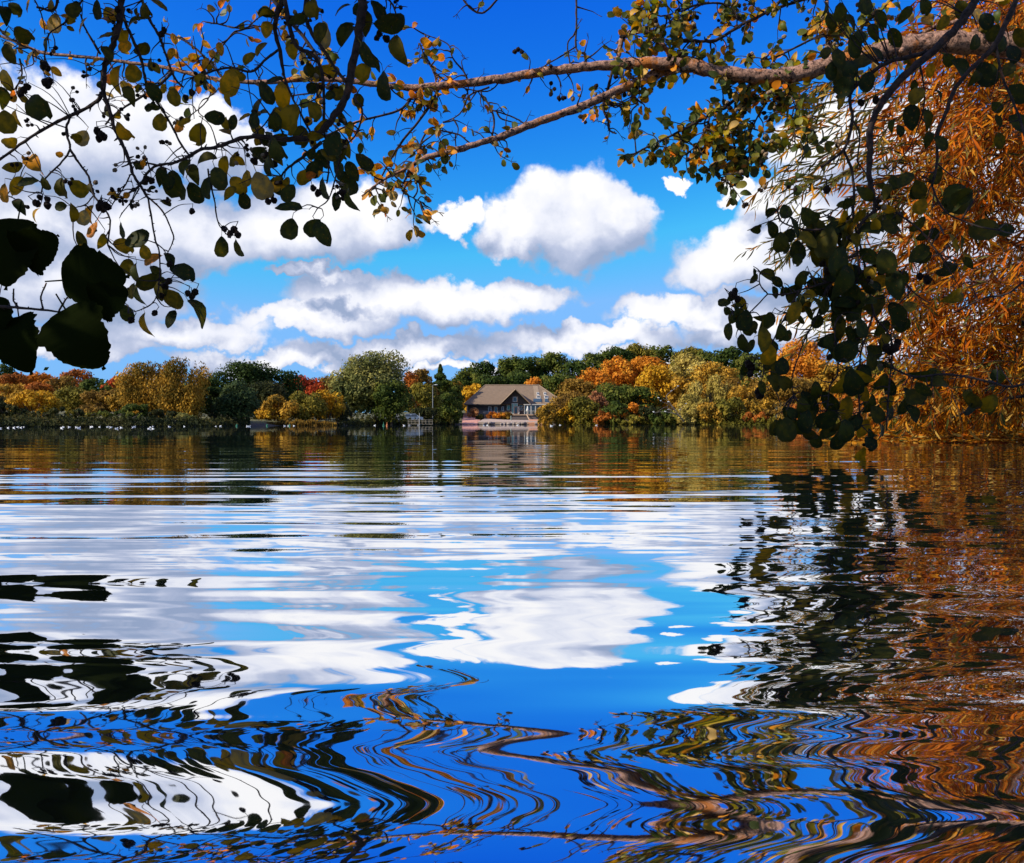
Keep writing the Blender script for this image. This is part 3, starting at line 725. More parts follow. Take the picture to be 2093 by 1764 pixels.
# the far-off wood that closes the view behind everything
n = 26000; a_ = rng.uniform(-35, 35, n); rr0 = rng.uniform(330, 420, n); top = 13.5 + 2.2 * np.sin(a_ * 1.7) + 1.6 * np.sin(a_ * 6.1 + 2) + 1.2 * np.sin(a_ * 15.0)
c = np.stack([np.sin(np.radians(a_)) * rr0, np.cos(np.radians(a_)) * rr0, top * rng.uniform(0, 1, n) ** .8 + 1.5], 1)
fw = link('far_wood', quads_mesh('far_wood', cards(c, unit(rng.normal(size=(n, 3)) + np.array([0, -.8, .4])), np.full(n, 1.1)), 4, fol('dgreen')), kind='stuff'); tag(fw, 'far-off dark wood closing the view behind the shore trees', 'wood')
# rank low growth along the whole waterline
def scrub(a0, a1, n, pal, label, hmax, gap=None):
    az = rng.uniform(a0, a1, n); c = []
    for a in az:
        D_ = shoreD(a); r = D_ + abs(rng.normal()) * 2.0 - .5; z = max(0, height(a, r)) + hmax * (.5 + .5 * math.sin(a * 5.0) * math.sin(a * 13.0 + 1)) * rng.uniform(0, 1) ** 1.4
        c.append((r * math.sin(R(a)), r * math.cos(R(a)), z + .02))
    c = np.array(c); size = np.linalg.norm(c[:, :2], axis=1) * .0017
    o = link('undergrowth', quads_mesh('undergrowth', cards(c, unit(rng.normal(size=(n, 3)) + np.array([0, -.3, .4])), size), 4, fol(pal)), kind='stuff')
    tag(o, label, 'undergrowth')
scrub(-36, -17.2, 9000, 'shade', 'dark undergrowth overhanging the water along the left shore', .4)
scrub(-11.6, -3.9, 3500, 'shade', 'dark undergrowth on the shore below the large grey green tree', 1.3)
scrub(4.0, 31.5, 11000, 'olive', 'olive undergrowth at the water along the autumn clump', 1.6)
# ------------------------------------------------------------------ lamp post, cars, raft
lp = empty('lamp_post', V(884.5, 846, 158)); tag(lp, 'tall pale grey lamp post among the bushes left of the house', 'lamp post')
M_steel = plain('galvanised', (0.26, 0.27, 0.27), 0.45, 0.06, metallic=0.3)
mb = MB(); mb.tube([(0, 0, -1), (0, 0, 2.5), (0, 0, 5.3)], [.075, .065, .05], 8); mb.build('pole', M_steel, lp)
mb = MB(); mb.tube([(0, 0, 5.2), (.1, 0, 5.4), (.55, 0, 5.45)], .05, 6); mb.build('arm', M_steel, lp)
mb = MB(); mb.ball((.62, 0, 5.42), .32, .16, .10, 8, 5); mb.build('lamp_head', M_white, lp)
def car(px, py, d, col, label, rz):
    o = empty('parked_car', V(px, py, d), rz); tag(o, label, 'car')
    paint = plain('paint_' + label[:5], col, 0.25, 0.03)
    prof = [(-2.1, .35), (-2.15, .75), (-1.4, .9), (-.85, 1.42), (.75, 1.45), (1.5, .95), (2.1, .85), (2.15, .4)]
    m_ = MB(); n_ = len(prof); L = [(x, -.85 if z < 1.2 else -.68, z) for x, z in prof]; Rr = [(x, -y, z) for x, y, z in L]
    m_.add(L + Rr, [tuple(range(n_ - 1, -1, -1)), tuple(range(n_, 2 * n_))] + [(i, (i + 1) % n_, (i + 1) % n_ + n_, i + n_) for i in range(n_)])
    m_.build('body', paint, o)
    for s_ in (-1, 1):
        for (a, b) in ((-1.05, -.1), (0, 1.05)):
            m_ = MB(); m_.add([(a - .15, s_ * .855, .95), (b + .1, s_ * .855, .95), (b - .1, s_ * .72, 1.36), (a + .12, s_ * .72, 1.36)], [(0, 1, 2, 3)]); m_.build('window', M_glass, o)
        for x in (-1.35, 1.35):
            m_ = MB(); m_.tube([(x, s_ * .7, .33), (x, s_ * .9, .33)], .33, 12); wh = m_.build('wheel', plain('tyre', (.02, .02, .02), .8), o)
            m_ = MB(); m_.tube([(x, s_ * .89, .33), (x, s_ * .915, .33)], .19, 8); m_.build('rim', M_steel, wh)
for (px, d, c_, lab) in ((797, 138, (.30, .31, .35), 'silver grey car parked under the large grey green tree'), (840, 150, (.20, .25, .32), 'pale blue car parked right of the silver grey one')):
    x = (px - HX) / FV * d; py = HY - (ground(x, d) - CAMH) / d * FV
    car(px, py - .2, d, c_, lab, random.uniform(-.2, .2))
raft = empty('raft', V(858, 868.6, 92)); raft.location.z = 0; tag(raft, 'pale wooden landing raft with rails and a thin mast', 'raft')
M_pale = plain('weathered_wood', (0.26, 0.22, 0.16), 0.9, 0.15)
mb = MB(); mb.box(-1.25, -.5, .14, .15, .5, .2); mb.build('deck', M_pale, raft)
mb = MB(); mb.box(.152, -.2, .12, 1.4, .4, .18); mb.build('deck', M_pale, raft)
for x in (-1.1, -.1):
    mb = MB(); mb.tube([(x, -.48, .05), (x, .48, .05)], .12, 8); mb.build('float', plain('float_grey', (.25, .25, .25)), raft)
for k in range(8):
    x = -1.2 + k * .37; mb = MB(); mb.box(x - .025, -.5 if x < .15 else -.2, .2005, x + .025, -.45 if x < .15 else -.15, .62); mb.build('rail_post', M_pale, raft)
for z in (.38, .58):
    mb = MB(); mb.box(-1.25, -.53, z, .15, -.502, z + .05); mb.build('rail', M_pale, raft); mb = MB(); mb.box(.153, -.23, z, 1.42, -.203, z + .05); mb.build('rail', M_pale, raft)
mb = MB(); mb.tube([(.02, -.56, .05), (.02, -.56, 1.35)], .022, 6); mb.build('mast', M_white, raft)
for (px, d, lab, c_) in ((484, 70, 'green buoy in front of the blue green tree', (.03, .16, .08)), (546, 74, 'small green buoy off the left tip of the point', (.03, .16, .08)), (592, 72, 'green buoy in front of the yellow bushes', (.03, .16, .08)), (784, 80, 'taller green buoy left of the raft', (.03, .2, .08)), (791, 82, 'small orange buoy beside the taller green one', (.6, .2, .06))):
    o = empty('buoy', ((px - HX) / FV * d, d, 0)); tag(o, lab, 'buoy'); o.scale = (.6, .6, .6); big_ = 'taller' in lab
    mb = MB(); mb.ball((0, 0, .07), .16, .16, .14, 10, 7); mb.build('float', plain('buoy_%.2f' % c_[0], c_, .4), o)
    mb = MB(); mb.tube([(0, 0, .18), (0, 0, .6 if big_ else .3)], [.07, .03], 6); mb.build('top', plain('buoy_%.2f' % c_[0], c_, .4), o)

# ------------------------------------------------------------------ gulls
M_gull = plain('gull_white', (0.85, 0.85, 0.83), 0.7, 0.03); M_gback = plain('gull_grey', (0.42, 0.44, 0.47), 0.7, 0.05); M_beak = plain('gull_beak', (.35, .08, .03), .5)
def gull_mesh():
    m_ = MB()
    m_.tube([(-.15, 0, .06), (-.12, 0, .055), (-.05, 0, .05), (.04, 0, .052), (.10, 0, .07), (.125, 0, .085)], [.004, .03, .058, .06, .042, .012], 10)
    m_.tube([(.085, 0, .07), (.105, 0, .11), (.115, 0, .135)], [.036, .026, .026], 8)
    m_.ball((.122, 0, .147), .034, .028, .029, 10, 7)
    m_.tube([(.15, 0, .145), (.185, 0, .138)], [.010, .003], 5, mi=2)
    for s_ in (-1, 1):
        m_.add([(.07, s_ * .045, .09), (-.02, s_ * .062, .075), (-.12, s_ * .03, .078), (-.21, s_ * .008, .085), (-.10, s_ * .008, .112), (.03, s_ * .015, .112)], [(0, 1, 2, 4, 5), (2, 3, 4)], 1)
    return m_.mesh('gull', [M_gull, M_gback, M_beak], True)
GM = gull_mesh()
def gull(x, y, z, label, group, sc=1.0):
    o = link('gull', GM, loc=(x, y, z)); o.rotation_euler = (0, 0, random.choice([0, math.pi]) + random.uniform(-.6, .6)); o.scale = (sc,) * 3
    tag(o, label, 'bird', group); return o
flock = [(12, 886), (25, 887), (33, 889), (41, 886), (46, 887), (58, 884), (126, 884), (127, 892), (146, 883), (154, 887), (172, 892), (193, 882), (197, 881), (206, 884), (222, 882), (225, 884), (238, 893), (255, 891), (261, 889), (302, 882), (314, 881), (317, 883), (306, 892), (323, 888), (337, 883), (346, 878), (352, 879), (375, 879), (434, 880), (454, 881), (0, 892)]
for (px, py) in flock:
    d = 62 - (py - 878) * 2.0 + random.gauss(0, 5); d = max(27, min(66, d)); px += random.gauss(0, 9)
    gull((px - HX) / FV * d, d, -.015, 'white gull floating in the scattered flock off the left shore', 'gulls afloat in front of the left shore', random.uniform(.36, .52))
for (px, d) in ((451, 66), (506, 62), (510, 61), (582, 70), (590, 72), (601, 74)):
    gull((px - HX) / FV * d, d, -.015, 'white gull floating off the point of yellow bushes', 'gulls afloat off the point', .6)
for (px, d, lab) in ((826, 84, 'white gull floating just left of the raft'), (996, 96, 'white gull floating left of the house reflection'), (989, 90, 'nearer white gull floating in front of the slipway'), (1058, 100, 'white gull floating below the house deck'), (1127, 70, 'upright white gull floating on its own right of the house'), (1219, 92, 'white gull floating below the orange clump'), (1145, 110, 'tiny white gull close under the golden bush'), (766, 88, 'white gull alone off the large grey green tree')):
    gull((px - HX) / FV * d, d, -.015, lab, None, .75)
# dead branches over the water with birds resting on them
M_dead = bark('dead_wood', (.10, .08, .06), (.26, .21, .16), (.3, .26, .2), .0, 4, .02)
dt = empty('dead_tree', V(1395, 862, 151)); dt.location.z = 0; tag(dt, 'bare fallen tree reaching out over the water from the autumn clump', 'dead tree')
def vpath(pts, d, base): return [V(px, py, d + k) - base for (px, py), k in zip(pts, np.linspace(0, -2.0, len(pts)))]
B0 = Vector(dt.location)
perch = []
for pts, r in (([(1398, 862), (1385, 848), (1360, 842), (1336, 843)], .10), ([(1396, 860), (1378, 835), (1362, 812), (1372, 800), (1386, 790)], .09), ([(1395, 858), (1372, 830), (1350, 820), (1346, 814)], .07), ([(1385, 848), (1366, 838), (1366, 822)], .06), ([(1392, 852), (1390, 838), (1402, 826)], .06), ([(1378, 838), (1360, 832), (1338, 846)], .05)):
    P3 = vpath(pts, 150, B0); mb = MB(); q_ = smooth_path([tuple(p) for p in P3], 4); mb.tube(q_, list(np.linspace(r, r * .3, len(q_))), 6); mb.build('branch', M_dead, dt)
    perch.append(P3[-1] + B0); perch.append(P3[-2] + B0)
for p in perch[:10]:
    gull(p.x, p.y, p.z + .02, 'white gull resting on the bare fallen tree over the water', 'gulls on the fallen tree', 1.1)

# ================================================================== the trees on the near bank
B_limb = bark('alder_bark', (.028, .015, .012), (.40, .22, .15), (.56, .18, .035), .08, 30.0, .02)
B_twig = bark('alder_twig', (.010, .008, .008), (.040, .026, .022), (.22, .08, .03), .02, 30.0, .003)
L_dark = foliage('alder_leaf', [(.008, .014, .005), (.014, .022, .007), (.021, .029, .007), (.042, .040, .007)], 0.32, 0.6, gloss=0.12, tcol=(2.2, 1.7, .3), spots_flecks=True)
L_olive_lit = foliage('alder_leaf_olive_lit', [(.075, .062, .006), (.14, .105, .008), (.25, .15, .010)], 0.5, 0.55, gloss=0.15, tcol=(2.0, 1.6, .3), spots_flecks=True)  # olive copy of the leaf, light shining through it put into the tint
L_gold = foliage('alder_leaf_gold', [(.36, .16, .010), (.50, .22, .012), (.50, .13, .015)], 0.45, 0.5, gloss=0.15, spots_flecks=True)
L_tan = foliage('alder_leaf_tan', [(.26, .17, .05), (.36, .23, .07), (.42, .29, .10)], 0.4, 0.5, gloss=0.2, spots_flecks=True)
L_green = foliage('alder_leaf_small', [(.026, .042, .008), (.052, .072, .012), (.10, .11, .016), (.20, .165, .018)], 0.35, 0.5, gloss=0.25, tcol=(1.6, 1.5, .4), spots_flecks=True)
L_broad = foliage('broad_leaf', [(.005, .009, .003), (.008, .012, .003), (.012, .015, .004)], 0.28, 0.95, gloss=0.0, tcol=(2.0, 1.8, .3))
M_cone = plain('alder_cone', (.022, .014, .010), .9, .25, 40, .01, spec=.08); M_conepale = plain('alder_cone_pale', (.26, .18, .11), .9, .2, 40, .01, spec=.08)

def leaf_mesh(name, mat, wide=.36, notch=.045, jag=.05, rows=9, fold=.22, curl=.18, seed=0, bite=False, obov=.58, tip=0.0, lob=0.0):
    """one leaf, base at the origin, tip at +Y, unit long; two folded halves, a midrib and a stalk"""
    rd = random.Random(seed); vs = []; fs = []
    ts = [.5 - .5 * math.cos(math.pi * i / (rows - 1)) for i in range(rows)]
    for i, t in enumerate(ts):
        q_ = 2 * t ** (math.log(.5) / math.log(obov)) - 1
        w_ = wide * max(0, 1 - abs(q_) ** 1.95) ** .5 * (1 - tip * max(0, t - .45) ** 1.2) * (1 + lob * math.sin(t * 9 + seed * 2) + lob * .6 * math.sin(t * 17 + seed)) + (.02 if i == 0 else .07 * wide if i == rows - 1 else 0)
        y = t - (notch if i == rows - 1 else 0); zc = curl * math.sin(t * 2.6) * .35 - curl * t * t * .5
        wl = w_ * (1 + jag * rd.uniform(-1, 1) + rd.uniform(-.05, .05)); wr = w_ * (1 + jag * rd.uniform(-1, 1) + rd.uniform(-.05, .05))
        vs += [(-wl, y, zc + fold * w_ + rd.uniform(-.24, .24) / rows), (0, y, zc), (wr, y, zc + fold * w_ * .8 + rd.uniform(-.24, .24) / rows)]
    for i in range(rows - 1):
        for k in range(2):
            if bite and (i, k) == (rows - 3, 1): continue
            a = i * 3 + k; fs.append((a, a + 1, a + 4, a + 3))
    b = len(vs); vs += [(-.012, -.26, .02), (.012, -.26, .02), (.014, .02, .004), (-.014, .02, .004)]; fs.append((b, b + 1, b + 2, b + 3))
    me = bpy.data.meshes.new(name); me.from_pydata(vs, [], fs); me.materials.append(mat)
    me.polygons.foreach_set('use_smooth', [True] * len(fs)); me.update(); return me
def leaf_set(name, mat, **k):
    out = []
    for i in range(5):
        kk = dict(k); kk['fold'] = k.get('fold', .22) * (.4 + .35 * i); kk['curl'] = .08 + .12 * i
        if name == 'leaf' and 'rows' not in k: kk['wide'] = k.get('wide', .36) * (1.06, .9, 1.0, .98, .78)[i]; kk['obov'] = (.60, .52, .57, .55, .5)[i]; kk['tip'] = (0, .5, .15, 0, .9)[i]; kk['notch'] = (.05, -.02, .02, .06, -.03)[i]
        out.append(leaf_mesh(name, mat, seed=i, bite=(i == 3), **kk))
    return out
SET = {'dark': leaf_set('leaf', L_dark), 'olive': leaf_set('leaf', L_olive_lit), 'gold': leaf_set('leaf', L_gold, wide=.36), 'tan': leaf_set('leaf', L_tan, fold=.4),
       'small': leaf_set('leaf', L_green, wide=.36), 'broad': leaf_set('leaf', L_broad, wide=.52, jag=.05, rows=44, notch=-.05, fold=.16, obov=.43, tip=.55, lob=.07)}
def leaf_matrix(p, dirv, L, facing=None, tilt=.5):
    y = Vector(dirv).normalized()
    n = Vector(facing) if facing is not None else Vector((random.gauss(0, tilt), -1, random.gauss(0, tilt)))
    z = n - y * n.dot(y)
    if z.length < 1e-3: z = Vector((1, 0, 0)) - y * y.x
    z.normalize(); x = y.cross(z)
    m = Matrix((x, y, z)).transposed().to_4x4() @ Matrix.Diagonal((L, L, L, 1))
    return Matrix.Translation(p) @ m
def cone_mesh(mat):
    m_ = MB(); n_ = 7; prof = [(-.5, .10), (-.42, .30), (-.25, .38), (-.05, .44), (.15, .40), (.33, .30), (.5, .08)]
    m_.tube([(0, y, 0) for y, r in prof], [r for y, r in prof], n_, rough=.16); m_.tube([(0, -1.2, .05), (0, -.8, 0), (0, -.48, 0)], .05, 4)
    return m_.mesh('cone', mat, False)
CONE = [cone_mesh(M_cone), cone_mesh(M_conepale)]
def stuff_leaves(parent, items, name='small_leaves'):
    """items: (matrix, kind); joined per material into one part"""
    by = {}
    for m_, k in items: by.setdefault(k, []).append(m_)
    for k, ms in by.items():
        tmpl = SET[k] if k in SET else None
        vs, fs, off = [], [], 0
        V_ = []; F_ = []
        for i, m_ in enumerate(ms):
            me = tmpl[i % 5]; co = np.empty(len(me.vertices) * 3); me.vertices.foreach_get('co', co); co = co.reshape(-1, 3)
            M3 = np.array(m_); V_.append(co @ M3[:3, :3].T + M3[:3, 3]); F_ += [tuple(v + off for v in p.vertices) for p in me.polygons]; off += len(co)
        vv = np.concatenate(V_); me = bpy.data.meshes.new(name); me.from_pydata(vv.tolist(), [], F_); me.materials.append(tmpl[0].materials[0])
        me.polygons.foreach_set('use_smooth', [True] * len(F_)); me.update()
        link(name, me, parent, kind='stuff')
class NearTree:
    def __init__(s, name, loc, label, cat='tree', dflt='dark'):
        s.o = empty(name, loc); tag(s.o, label, cat); s.inv = Matrix.Translation(-Vector(loc)); s.loc = Vector(loc)
        s.paths = []; s.leaves = []; s.cones = []; s.tw = MB(); s.dflt = dflt
    def branch(s, pts, d0, d1, t0, t1, name='branch', mat=None, wob=.25, sides=8):
        """pts seen at (px,py); depths run d0..d1, thickness t0..t1 in seen pixels"""
        n = len(pts); ds = np.linspace(d0, d1, n); th = np.linspace(t0, t1, n)
        rows = smooth_path([(*V(px, py, d), t_ / 2 / FV * d) for (px, py), d, t_ in zip(pts, ds, th)], 5)
        P_ = []; r_ = []
        for i, q_ in enumerate(rows):
            j = q_[3] * wob if 0 < i < len(rows) - 1 else 0
            P_.append(Vector((q_[0] + random.uniform(-j, j), q_[1] + random.uniform(-j, j), q_[2] + random.uniform(-j, j)))); r_.append(max(.0008, q_[3] * (1 + random.uniform(-.10, .14))))
        m_ = MB(); m_.tube([p - s.loc for p in P_], r_, sides, rough=.08)
        if t0 < 12:
            for i in range(2, len(P_) - 1, 2):          # short spurs and buds
                a = Vector((random.uniform(-1, 1), random.uniform(-.6, .6), random.uniform(-.7, 1))).normalized(); L_ = r_[i] * random.uniform(2.2, 3.6)
                m_.tube([P_[i] - s.loc, P_[i] - s.loc + a * L_ * .6, P_[i] - s.loc + a * L_], [r_[i] * .6, r_[i] * .5, r_[i] * .2], 4)
        m_.build(name, mat or (B_limb if t0 > 7 else B_twig), s.o, smooth=True)
        s.paths.append((P_, r_)); return P_
    def twig(s, pts, r0, r1):
        q_ = smooth_path([tuple(p - s.loc) for p in pts], 3); s.tw.tube(q_, list(np.linspace(r0, r1, len(q_))), 5, rough=.1)
    def nearest(s, p):
        best = None
        for P_, r_ in s.paths:
            for a in P_:
                k = (a - p).length
                if best is None or k < best[0]: best = (k, a)
        return best
    def leaf(s, px, py, Lpx, ang, d, kind=None, tilt=.5, tw=True, dep=0.18):
        """a leaf centred at (px,py), Lpx long, pointing to ang degrees"""
        L = Lpx / FV * d * (1.02 if kind == 'broad' else 1.0); a = R(ang); dv = Vector((math.cos(a), random.uniform(-.35, .35), math.sin(a))).normalized()
        dd = d + random.uniform(-dep, dep); c = V(px, py, dd); base = c - dv * L * .5
        s.leaves.append((leaf_matrix(base, dv, L, tilt=tilt), kind or s.dflt, Lpx))
        if tw and s.paths:
            st = base - dv * L * .24; k, a0 = s.nearest(st)
            if k > .012: s.twig([a0, a0.lerp(st, .5) + Vector((0, 0, random.uniform(-.1, .16) * k)) + Vector((random.uniform(-.08, .08) * k,) * 3), st], .0035 * d / 4, .0016 * d / 4)
    def cone(s, px, py, Lpx, d, pale=False, hang=-90):
        L = Lpx / FV * d; a = R(hang + random.uniform(-50, 50)); dv = Vector((math.cos(a), random.uniform(-.3, .3), math.sin(a)))
        c = V(px, py, d + random.uniform(-.1, .1)); s.cones.append((leaf_matrix(c, dv, L), pale))
        st = c - dv.normalized() * L * 1.15; k, a0 = s.nearest(st)
        s.twig([a0, a0.lerp(st, .5) + Vector((0, 0, .12 * k)), st], .0028 * d / 4, .0013 * d / 4)
    def spray(s, p0, dirv, L, d, nleaf, lpx, kinds, cones=0.2, segs=4, droop=.12):
        """a side twig growing from p0, with leaves at its joints and cones or buds at its end"""
        p = Vector(p0); v = Vector(dirv).normalized(); pts = [p.copy()]
        for i in range(segs):
            v = (v + Vector((random.gauss(0, .28), random.gauss(0, .22), random.gauss(0, .28) - droop))).normalized(); p = p + v * L / segs; pts.append(p.copy())
        k = d / FV
        s.twig(pts, 1.5 * k * random.uniform(.8, 1.5), .55 * k)
        for i in range(nleaf):
            t_ = random.uniform(.25, 1.0) * segs; j = min(segs - 1, int(t_)); q_ = pts[j].lerp(pts[j + 1], t_ - j)
            dv = (v + Vector((random.gauss(0, .8), random.gauss(0, .5), random.gauss(-.15, .8)))).normalized(); L2 = random.uniform(.65, 1.3) * lpx
            s.leaves.append((leaf_matrix(q_ + dv * L2 * k * .26, dv, L2 * k, tilt=.7), random.choice(kinds), L2))
        if random.random() < cones:
            for i in range(random.randint(2, 4)):
                dv = (v + Vector((random.gauss(0, .7), random.gauss(0, .5), random.gauss(0, .7)))).normalized(); e = pts[-1] + dv * 11 * k
                s.twig([pts[-1], pts[-1] + dv * 5 * k, e], .6 * k, .4 * k); s.cones.append((leaf_matrix(e + dv * 3 * k, dv, random.uniform(7.5, 11) * k), random.random() < .35))
        return pts
    def finish(s, maxleaf=300):
        s.leaves.sort(key=lambda q_: -q_[2]); cnt = 0; rest = []
        for m_, k, L in s.leaves:
            if cnt < maxleaf:
                o = link('leaf', random.choice(SET[k]), s.o); o.matrix_local = s.inv @ m_; cnt += 1
            else: rest.append((s.inv @ m_, k))
        if rest: stuff_leaves(s.o, rest)
        for m_, pale in s.cones[:300]:
            o = link('cone', CONE[1 if pale else 0], s.o); o.matrix_local = s.inv @ m_
        if s.tw.v: s.tw.build('twigs', B_twig, s.o, smooth=True, kind='stuff')

# ---------------- the alder on the right whose long limb crosses the whole view
AL = NearTree('alder_tree', (5.35, 6.7, .35), 'alder on the right bank whose long lichened limb crosses the top of the view', dflt='small')
mb = MB(); mb.tube([(0, 0, -.5), (.03, 0, .6), (-.05, .02, 2.0), (.0, 0, 3.2), (.2, .1, 5.5), (.3, .2, 9)], [.30, .24, .21, .19, .14, .05], 12, rough=.06); mb.build('trunk', B_limb, AL.o, smooth=True)
limb = [(2240, 130), (2093, 92), (1990, 87), (1890, 87), (1811, 103), (1709, 129), (1631, 151), (1541, 156), (1463, 147), (1395, 132), (1309, 130), (1258, 132), (1180, 139), (1103, 148), (1026, 161), (925, 173), (847, 179), (770, 173), (693, 163), (620, 162), (540, 168), (458, 164), (407, 155), (356, 142), (318, 135), (242, 125), (188, 118), (122, 112), (84, 107), (33, 86), (-20, 66)]
def varying(tree, pts, dep, thick, name):
    rows = smooth_path([(*V(px, py, d), t_ / 2 / FV * d) for (px, py), d, t_ in zip(pts, dep, thick)], 6)
    P_ = [Vector(q_[:3]) + Vector((random.uniform(-1, 1), random.uniform(-1, 1), random.uniform(-1, 1))) * q_[3] * .14 for q_ in rows]; r_ = [q_[3] * random.uniform(.93, 1.09) for q_ in rows]
    m_ = MB(); m_.tube([p - tree.loc for p in P_], r_, 12, rough=.085)
    for k in range(len(P_) // 5):
        i = random.randrange(3, len(P_) - 2); c = P_[i] - tree.loc; a = Vector((random.uniform(-.4, .4), random.uniform(-1, .2), random.uniform(-1, 1))).normalized()
        m_.ball(c + a * r_[i] * .8, r_[i] * .38, r_[i] * .38, r_[i] * .38, 7, 5, jit=.15)
    m_.build(name, B_limb, tree.o, smooth=True); tree.paths.append((P_, r_)); return P_
nL = len(limb); thick = np.interp(range(nL), [0, 3, 6, 8, 9, 11, 14, 17, 20, 24, nL - 1], [52, 42, 31, 27, 28, 19, 17, 12, 9, 7, 5])
PA = varying(AL, limb, np.linspace(6.7, 7.2, nL), thick, 'limb')
limb2 = [(1395, 136), (1355, 145), (1309, 165), (1232, 198), (1167, 226), (1103, 248), (1026, 279), (1002, 286), (937, 306), (873, 322), (835, 342), (783, 368), (739, 401)]
PB = varying(AL, limb2, np.linspace(7.0, 6.5, len(limb2)), np.interp(range(13), [0, 3, 6, 9, 10, 12], [22, 17, 14, 11, 7, 3]), 'limb')
for pts, d0, d1, t0, t1 in [
 ([(899, 178), (868, 232), (817, 296), (783, 355), (765, 385)], 7.1, 6.8, 6, 3), ([(873, 188), (845, 198), (814, 226), (737, 247), (693, 265), (640, 290)], 7.1, 6.8, 6, 3),
 ([(873, 322), (860, 295), (880, 262), (905, 268), (937, 275), (960, 292)], 6.7, 6.7, 4, 3), ([(1258, 132), (1263, 118), (1270, 85), (1281, 72), (1309, 63), (1335, 75), (1353, 93), (1376, 118)], 7.0, 7.1, 9, 11),
 ([(1360, 85), (1410, 84), (1463, 82), (1515, 51), (1565, 26), (1610, -10)], 7.1, 7.2, 7, 6), ([(1515, 40), (1476, 8), (1425, 10), (1380, 22)], 7.2, 7.1, 5, 3), ([(1425, 10), (1350, 33), (1320, 0)], 7.1, 7.1, 3, 3),
 ([(1178, -10), (1178, 50), (1178, 100), (1196, 111), (1198, 138)], 7.2, 7.1, 4, 4), ([(1178, 95), (1130, 125), (1095, 145)], 7.1, 7.0, 3, 2), ([(1175, 70), (1160, 90), (1165, 130)], 7.1, 7.0, 3, 3),
 ([(1255, 135), (1240, 190), (1232, 219), (1242, 244), (1245, 265), (1260, 273)], 7.0, 6.9, 6, 3), ([(1268, 140), (1275, 175), (1295, 195), (1305, 212)], 7.0, 6.9, 4, 2), ([(1250, 210), (1258, 220), (1280, 208), (1300, 195)], 6.9, 6.9, 3, 2),
 ([(1533, 172), (1499, 206), (1453, 234), (1386, 270), (1322, 301), (1288, 319)], 7.0, 6.8, 7, 3), ([(1504, 206), (1497, 270), (1504, 304), (1522, 319), (1512, 345), (1474, 363), (1448, 347)], 7.0, 6.9, 5, 2),
 ([(1453, 234), (1440, 270), (1420, 300), (1395, 320)], 6.9, 6.9, 4, 2), ([(1560, 160), (1570, 200), (1545, 245), (1530, 290), (1540, 330)], 7.0, 6.9, 5, 2), ([(1600, 158), (1625, 200), (1628, 215), (1625, 290), (1650, 310)], 6.9, 6.8, 4, 2),
 ([(1690, 0), (1690, 60), (1695, 105), (1700, 130)], 7.2, 7.0, 8, 8), ([(1700, 60), (1660, 80), (1600, 110), (1560, 125)], 7.1, 7.0, 5, 3), ([(1565, 26), (1640, 0), (1720, -20)], 7.2, 7.2, 6, 6),
 ([(1026, 161), (1002, 185), (970, 185), (940, 178)], 7.0, 6.9, 3, 2), ([(1000, 178), (960, 195), (945, 225), (930, 240), (905, 250)], 6.9, 6.8, 4, 2), ([(985, 195), (1000, 215), (1010, 245), (1005, 285)], 6.9, 6.8, 4, 4), ([(1005, 225), (1050, 240), (1075, 255)], 6.9, 6.9, 3, 3),
 ([(958, 175), (950, 150), (925, 118), (915, 90), (868, 70)], 7.0, 7.1, 4, 2), ([(893, 172), (885, 145), (870, 120), (858, 90)], 7.0, 7.0, 3, 2), ([(840, 345), (826, 370), (822, 390), (845, 405), (868, 416)], 6.6, 6.5, 3, 2),
 ([(458, 164), (440, 140), (410, 108), (380, 85), (345, 70), (320, 65)], 7.1, 7.2, 5, 3), ([(407, 155), (430, 125), (470, 75), (490, 62), (560, 50)], 7.1, 7.2, 4, 3), ([(420, 45), (450, 50), (490, 58), (520, 52)], 7.2, 7.2, 3, 3), ([(662, 160), (650, 120), (620, 75), (575, 25), (555, -10)], 7.1, 7.2, 6, 8),
 ([(356, 142), (335, 165), (310, 185), (285, 200), (240, 230), (215, 255)], 7.1, 7.0, 6, 4), ([(418, 160), (430, 190), (415, 215), (390, 235)], 7.1, 7.0, 3, 2), ([(520, 170), (560, 190), (600, 195), (650, 188)], 7.1, 7.0, 4, 3),
 ([(940, -10), (965, 20), (990, 25), (1020, -5)], 7.2, 7.2, 4, 4), ([(1860, 88), (1900, 60), (1960, 40), (2010, -10)], 6.9, 6.8, 9, 7), ([(1780, 108), (1760, 60), (1800, 20), (1840, -15)], 6.9, 7.0, 7, 6),
 ]: AL.branch(pts, d0, d1, t0, t1)
AL.main = list(AL.paths)
def zone(tree, paths, xr_, prob, n0, lpx, kinds, cones, Lp=(26, 62), up=0.0, d=7.0, yr_=(-60, 900)):
    for P_, r_ in paths:
        for i in range(1, len(P_)):
            px = HX + P_[i].x / P_[i].y * FV; py = HY - (P_[i].z - CAMH) / P_[i].y * FV
            if xr_[0] <= px < xr_[1] and yr_[0] <= py < yr_[1] and random.random() < prob:
                a = random.uniform(0, 6.283); v = Vector((math.cos(a), random.uniform(-.7, .7), math.sin(a) + up))
                tree.spray(P_[i], v, random.uniform(*Lp) * d / FV, d, max(0, int(random.gauss(n0, 1.2))), lpx, kinds, cones)
K1 = ['small'] * 11 + ['olive'] * 2 + ['gold'] * 2 + ['tan']
zone(AL, AL.main, (1290, 1800), .62, 6, 19, K1, .30, (30, 75))
zone(AL, AL.main[2:], (1290, 1800), .45, 6, 18, K1, .30, (24, 60))
zone(AL, AL.main, (1800, 2150), .5, 4, 22, ['gold', 'olive', 'small', 'tan'], .2)
